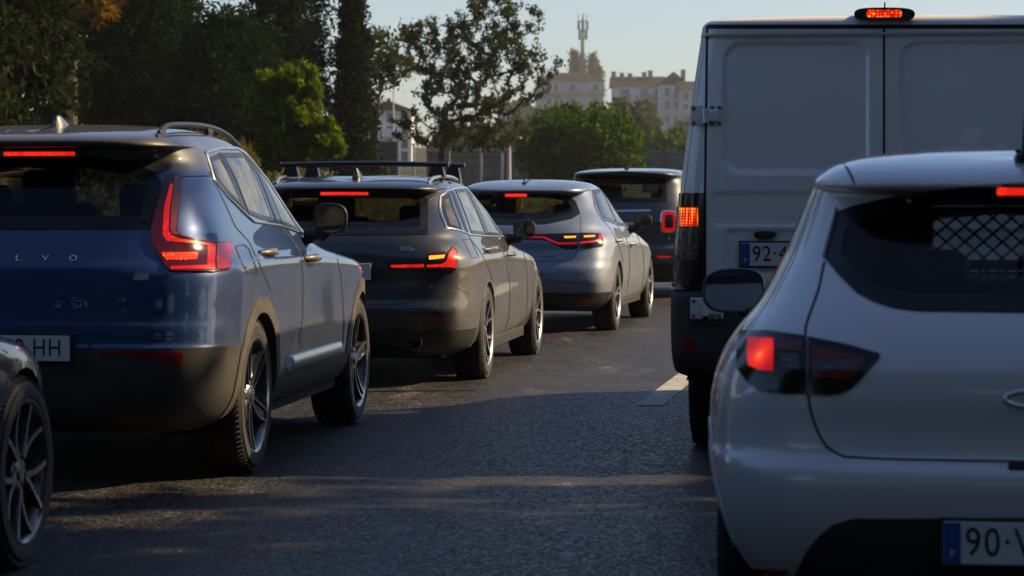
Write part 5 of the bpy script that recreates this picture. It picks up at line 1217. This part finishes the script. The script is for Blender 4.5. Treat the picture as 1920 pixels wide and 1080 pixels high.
bush('bush', 1240, 245, 320, 120, 180, 'dark green shrubs below the white apartment block', L_BUSH, 160, 40, .30)
bush('bush', 706, 296, 335, 50, 76, 'small weedy bush at the foot of the dark wall', L_WEED, 60, 40, .10)
for k, (px, p0, w) in enumerate(((1076, 98, 16), (1091, 100, 15), (1112, 100, 22), (1122, 128, 16))):
    c = at(px, 150, 690); o = tag(empty('poplar_tree', (c.x, 690, c.z - 4)), ['poplar left of the telecom mast', 'poplar directly at the foot of the telecom mast', 'widest poplar, right of the telecom mast', 'lowest poplar at the right end of the row'][k], 'tree', 'poplars on the skyline')
    top = at(px, p0, 690).z - o.location.z; C = clumps(cone(0, 0, 0, top, w / 2 / F * 690 * 1.15, .7, .2), 130, .45, 18); leaves('crown', o, C, .55, L_FAR, 1.6); m = MB(); m.tube([(0, 0, -2), (0, 0, top * .8)], [.2, .06], 6); m.build('trunk', BARK, o)
# hillside shrubs between the far houses
for k, (px, p0, p1, w, Y, lab) in enumerate(((985, 222, 300, 120, 300, 'dull green shrubs under the beige house'), (1165, 232, 330, 90, 330, 'dark shrubs below the grey-green tree crown'), (880, 232, 330, 150, 260, 'wide dull shrub seen through the lower limbs of the open-crowned tree'), (1040, 205, 300, 150, 470, 'greenery along the foot of the cream apartment block'), (1290, 225, 320, 80, 400, 'greenery at the foot of the cream house'))):
    bush('bush', px, p0, p1, w, Y, lab, L_FAR if k % 2 else L_OPEN, 140, 36, Y * .0016, group='hillside shrubs')
# unseen trees, most added to shade the foreground road, cut skylight and darken reflections
proto = None
for k, (x, y, sc, lab) in enumerate(((13.5, 9.2, 1.0, 'nearest unseen tree added on the right to shade the road, beside the pale small hatchback'), (14.5, 1.2, 1.0, 'unseen tree added on the right to shade the road, next one back from the nearest'), (20.5, -7, 1.05, 'unseen tree added on the right to block skylight, third one back'),
        (-13, -12, 1.05, 'unseen tree added at the left behind the camera to block skylight'), (-6.5, -20, 1.1, 'unseen tree added left of the road well behind the camera to block skylight'), (12.5, -19, 1.1, 'unseen tree added right of the road well behind the camera to block skylight'), (3, -34, 1.5, 'largest added unseen tree, blocking skylight behind the camera'), (-19, -2, 1.0, 'unseen tree added at the left beside the camera to block skylight'),
        (-19, 46, 1.0, 'tall tree left of the cedar, outside the picture'), (-26, 60, 1.1, 'tall tree far left behind the cedar, outside the picture'), (-22, 24, .9, 'tall tree on the left verge level with the estate car, outside the picture'), (-36, 78, 1.2, 'tallest tree at the far left, outside the picture'), (-31, 36, 1.0, 'tall tree standing back from the left verge, outside the picture'))):
    z0 = float(ground_z(x, y)) - .05
    if proto is None:
        o = proto = tree_root('unseen_tree', x, y, lab, 'tree', 'roadside trees out of frame'); h, r = 16.0, 5.0
        m = MB(); m.tube([(0, 0, -.3), (.1, 0, h * .8)], [.32, .08], 8)
        for t in np.linspace(0, 6, 9): m.tube([(0, 0, h * (.18 + .04 * t)), (r * .75 * math.cos(t * 2.3), r * .75 * math.sin(t * 2.3), h * (.4 + .05 * t))], [.12, .03], 6)
        m.build('trunk', BARK, o); leaves('crown', o, clumps(ellipsoid(0, 0, h * .57, r, r, h * .43, .25), 420, r * .13, 42), .34, L_BUSH, 1.8)
    else:
        o = proto.copy(); COL.objects.link(o); o.location = (x, y, z0); o['label'] = lab
        for ch in proto.children: q = ch.copy(); COL.objects.link(q); q.parent = o
    o.scale = (sc, sc, sc); o.rotation_euler[2] = k * 1.3
# grass and weeds on the banks
xs = nr_.uniform(-12, 3, 26000); ys = nr_.uniform(40, 74, 26000); ok = (lane(ys) - 8.5 > xs) | (ys > 64); xs, ys = xs[ok], ys[ok]
P = np.stack([xs, ys, ground_z(xs, ys) + .05], 1); o = leaves('grass', None, P, .13, L_WEED, 7, (0, 0, 1.2)); tag(o, 'dry grass and weeds on the bank', None, None, 'stuff')

# ------------------------------------------------------------------ walls, posts, houses
WALLM, nt, b = newmat('stone_block_wall'); tc = N(nt, 'ShaderNodeTexCoord'); br = N(nt, 'ShaderNodeTexBrick', Scale=1.0); br.inputs['Color1'].default_value = (.085, .070, .052, 1); br.inputs['Color2'].default_value = (.15, .125, .09, 1); br.inputs['Mortar'].default_value = (.04, .034, .028, 1)
br.inputs['Brick Width'].default_value = .9; br.inputs['Row Height'].default_value = .45; br.inputs['Mortar Size'].default_value = .02
mp = N(nt, 'ShaderNodeMapping'); mp.inputs['Rotation'].default_value = (R(90), 0, 0); nt.links.new(tc.outputs['Object'], mp.inputs['Vector']); nt.links.new(mp.outputs[0], br.inputs['Vector']); nt.links.new(br.outputs[0], b.inputs['Base Color']); b.inputs['Roughness'].default_value = .9
PANEL = plain('brown_panel', (.045, .036, .030), .8, var=.2, scale=1.5)
POST = plain('galvanised_post', (.42, .42, .42), .5, metal=.4, var=.2)
def wallthing(name, x0, x1, yt, yb, Y, mat, label, thick=.3):
    a, c = at(x0, yt, Y), at(x1, yb, Y); o = tag(empty(name, ((a.x + c.x) / 2, Y, c.z)), label, 'wall'); m = MB(); h = a.z - c.z; w = c.x - a.x
    m.box((0, 0, h / 2), (w, thick, h), .02); m.build('wall_face', mat, o, False); q = MB(); q.box((0, 0, h + .05), (w + .1, thick + .12, .10), .02); q.build('coping', plain(name + '_coping', (.16, .14, .12), .8, var=.2), o, False); return o
wallthing('retaining_wall', 800, 1010, 285, 352, 118, WALLM, 'stone block retaining wall behind the open-crowned tree')
wallthing('panel_wall', 682, 748, 268, 352, 112, PANEL, 'dark brown panel wall below the grey house at the left of the trunk')
a, c_ = at(1206, 282, 125), at(1330, 352, 125); g_ = float(ground_z((a.x + c_.x) / 2, 125)); o = tag(empty('slatted_fence', ((a.x + c_.x) / 2, 125, g_)), 'grey-green slatted fence between the round bush and the white van', 'fence'); w_, h_ = c_.x - a.x, a.z - g_; SLAT = plain('grey_green_slats', (.075, .095, .085), .7, var=.25, scale=2.0)
m = MB()
for k in range(9): m.box((0, 0, h_ * (k + .5) / 9), (w_, .06, h_ / 9 * .84), .01)
m.build('slat_panel', SLAT, o, False)
for k in range(4): m = MB(); m.box((w_ * (k / 3 - .5), -.06, h_ / 2), (.10, .10, h_ + .1), .01); m.build('post', plain('dark_fence_post', (.03, .033, .03), .7), o, False)
for k, px in enumerate((671, 747, 776, 842, 902, 941)):
    a = at(px, 262 + k * 4, 105); g = float(ground_z(a.x, 105)); o = tag(empty('fence_post', (a.x, 105, g)), None, 'post', 'pale fence posts in front of the retaining wall'); o['label'] = 'pale metal fence post standing before the walls'
    m = MB(); m.box((0, 0, (a.z - g) / 2), (.09, .09, a.z - g), .01); m.build('post', POST, o); q = MB(); q.box((0, 0, a.z - g + .01), (.13, .13, .03), .008); q.build('cap', POST, o)
C_CREAM = plain('cream_render', (.33, .33, .32), .9, var=.08, scale=.3); C_WHITE = plain('white_render', (.52, .53, .54), .9, var=.06, scale=.3); C_GREY = plain('grey_render', (.55, .55, .55), .9, var=.08, scale=.3)
CHIM = plain('weathered_chimney', (.16, .145, .13), .9, var=.2)
TILE = plain('brown_roof_tiles', (.022, .018, .017), .95, spec=.05, var=.3, scale=1.2); PANE = plain('dark_window_pane', (.05, .06, .07), .12); SHUT = plain('white_shutter', (.55, .55, .55), .6); RAIL = plain('grey_balcony_rail', (.22, .22, .23), .6)
def house(label, x0, x1, ytop, ybot, Y, mat, floors, cols, depth=11, roof='hip', rise=None, chim=(), balc=(), yaw=0.0, side=None, group='hillside apartment blocks'):
    a, c = at(x0, ytop, Y), at(x1, ybot, Y); w = c.x - a.x; h = a.z - c.z + 8; o = tag(empty('apartment_building', ((a.x + c.x) / 2, Y, c.z - 8), yaw), label, 'building', group)
    m = MB(); m.box((0, depth / 2, h / 2), (w, depth, h)); m.build('wall', mat, o, False); k = Y / F; fh = (ybot - ytop) * k / floors
    for f in range(floors):
        zc = h - (f + .52) * fh
        for (u, ww, hh) in cols:
            xx = (u - .5) * w; p = MB(); p.box((xx, -.02, zc), (ww + .35, .16, hh + .3)); wf = p.build('window', SHUT, o, False); q = MB(); q.box((xx, -.09, zc), (ww, .10, hh)); q.build('pane', PANE, wf, False)
    for (u0, u1, f) in balc:
        zc = h - (f + .98) * fh; xx = ((u0 + u1) / 2 - .5) * w; ww = (u1 - u0) * w; p = MB(); p.box((xx, -.75, zc), (ww, 1.4, .22)); p.box((xx, -1.4, zc + .5), (ww, .08, .9)); p.build('balcony', mat if f % 2 else RAIL, o, False)
    rz = rise or 2.2; m = MB(); e = .5; X, D0, D1 = w / 2 + e, -e, depth + e
    if roof == 'hip': r = min(X, depth / 2) * .8; m.add([(-X, D0, h), (X, D0, h), (X, D1, h), (-X, D1, h), (-X + r, depth / 2, h + rz), (X - r, depth / 2, h + rz)], [(0, 1, 5, 4), (1, 2, 5), (2, 3, 4, 5), (3, 0, 4), (3, 2, 1, 0)])
    elif roof == 'gable': m.add([(-X, D0, h), (X, D0, h), (X, D1, h), (-X, D1, h), (-X, depth / 2, h + rz), (X, depth / 2, h + rz)], [(0, 1, 5, 4), (2, 3, 4, 5), (1, 2, 5), (3, 0, 4), (3, 2, 1, 0)])
    else: m.add([(-X, D0, h), (X, D0, h), (X, D1, h), (-X, D1, h), (0, D0, h + rz), (0, D1, h + rz)], [(1, 2, 5, 4), (3, 0, 4, 5), (0, 1, 4), (2, 3, 5), (3, 2, 1, 0)])
    ro = m.build('roof', TILE, o, False)
    for u, ch in chim:
        q = MB(); ch *= .62; q.box(((u - .5) * w, depth * .35, h + rz * .6 + ch / 2), (.9, .9, ch + 1)); q.box(((u - .5) * w, depth * .35, h + rz * .6 + ch + .55), (1.1, 1.1, .18)); q.build('chimney', CHIM, ro, False)
    return o
house('cream apartment block with brown hipped roof left of the telecom mast', 1004, 1132, 151, 232, 600, C_CREAM, 3, ((.20, 1.3, 1.9), (.30, 1.0, 1.9), (.55, 1.4, 1.9), (.88, 1.5, 1.9)), 12, 'hip', 2.0, ((.10, 1.6), (.32, 1.2)), ((.12, .38, 0), (.48, .64, 0), (.78, .99, 0), (.12, .38, 1), (.78, .99, 1)))
house('white stepped apartment block with balconies beside the edge of the van', 1150, 1246, 162, 262, 560, C_WHITE, 4, ((.22, 2.0, 1.7), (.60, 1.5, 1.8), (.86, 1.0, 1.8)), 11, 'gable', 2.3, ((.02, 2.0), (.18, 1.6), (.34, 1.4), (.62, 1.8), (.74, 2.4)), ((.10, .34, 0), (.5, .98, 0), (.10, .34, 1), (.5, .98, 1), (.5, .98, 2)))
house('white gabled end of the apartment terrace seen beside the van roof', 1238, 1288, 158, 262, 550, C_WHITE, 4, ((.25, .9, 1.6), (.72, 1.6, 1.8)), 11, 'front', 2.6, ((.9, 1.6),), ((.5, .98, 0), (.5, .98, 2)))
house('cream house with low brown roof right of the apartment terrace', 1276, 1340, 168, 262, 540, C_CREAM, 4, ((.15, 1.2, 1.8), (.6, 1.2, 1.8)), 11, 'gable', 1.9, (), ((.02, .5, 1),))
house('grey-white house with gable and balconies seen through the open-crowned tree', 684, 772, 208, 305, 330, C_GREY, 4, ((.2, 1.0, 1.2), (.55, 1.0, 1.2), (.85, .8, 1.2)), 9, 'front', 1.3, (), ((.3, .75, 1), (.1, .6, 2)))
house('beige house with brown roof behind the right half of the open-crowned tree', 935, 1012, 212, 300, 420, C_CREAM, 3, ((.3, 1.1, 1.4), (.75, 1.1, 1.4)), 10, 'hip', 2.2, ((.2, 1.2),))
# telecom mast
DARKM = plain('dark_mast_metal', (.05, .05, .055), .5, metal=.5); LITM = plain('pale_mast_metal', (.3, .3, .31), .5, metal=.4)
Y = 680; a = at(1093, 148, Y); top = at(1093, 26, Y); H = top.z - a.z; o = tag(empty('telecom_mast', (a.x, Y, a.z)), 'tall telecom mast with panel antennas rising behind the cream apartment block', 'mast'); m = MB(); m.tube([(0, 0, -6), (0, 0, H * .6), (0, 0, H)], [.42, .30, .16], 10); m.build('pole', DARKM, o)
m = MB(); m.tube([(-.55, 0, -6), (-.5, 0, H * .62)], [.14, .12], 8); m.build('cable_ladder', LITM, o)
for z, rad, hh, nn in ((H * .82, 1.25, 2.6, 6), (H * .67, 1.0, 2.2, 5)):
    for dz in (-hh * .45, hh * .45): q = MB(); q.tube([(rad * math.cos(t), rad * math.sin(t), z + dz) for t in np.linspace(0, 2 * math.pi, 13)], .07, 6, False); q.tube([(-rad, 0, z + dz), (rad, 0, z + dz)], .07, 6); q.build('ring_frame', DARKM, o)
    for k in range(nn):
        t = 2 * math.pi * k / nn + .3; p = MB(); p.box((rad * math.cos(t), rad * math.sin(t), z), (.36, .22, hh), .04, t); p.build('panel_antenna', DARKM, o)
for x in (-1.15, .05, .95): p = MB(); p.tube([(x, 0, H * .92), (x, 0, H * 1.0)], .10, 6); p.build('whip_antenna', DARKM, o)
# street lamps
def lamp_post(px, ytop, Y, arm, label, heads=1, th=.05):
    t = at(px, ytop, Y); g = float(ground_z(t.x, Y)); H = t.z - g; o = tag(empty('street_lamp', (t.x, Y, g)), label, 'street lamp', 'street lamps by the far road'); m = MB(); m.tube([(0, 0, -.2), (0, 0, H * .8), (0, 0, H)], [th * 1.5, th, th * .8], 8); m.build('pole', POST, o)
    for s in ((1,) if heads == 1 else (1, -1)):
        q = MB(); q.tube([(0, 0, H), (s * arm * .5, 0, H + abs(arm) * .14), (s * arm, 0, H + abs(arm) * .16)], [th * .7, th * .6, th * .5], 6); q.build('arm', POST, o); l = MB(); l.box((s * arm * 1.12, 0, H + abs(arm) * .16), (abs(arm) * .34, .22, .10), .04); l.build('lamp_head', LITM, o)
lamp_post(955, 262, 90, .32, 'street lamp with pale curved head between the open-crowned tree and the round bush')
lamp_post(738, 128, 130, .75, 'street lamp arm reaching over the gap left of the open-crowned tree', 1, .032)
lamp_post(1250, 240, 190, .22, 'small double-headed street lamp before the white apartment terrace', 2)
lamp_post(1137, 168, 420, .3, 'thin grey pole standing between the two apartment blocks')

# ------------------------------------------------------------------ air
hz = MB(); hz.box((0, 420, 30), (1100, 1140, 66)); HZM, nt, b = newmat('thin_haze'); nt.nodes.remove(b); pv = N(nt, 'ShaderNodeVolumePrincipled', Density=.00022, Anisotropy=.3); pv.inputs['Color'].default_value = (.90, .93, 1.0, 1); nt.links.new(pv.outputs[0], nt.nodes['Material Output'].inputs['Volume'])
tag(hz.build('haze', HZM, None, False), kind='stuff')
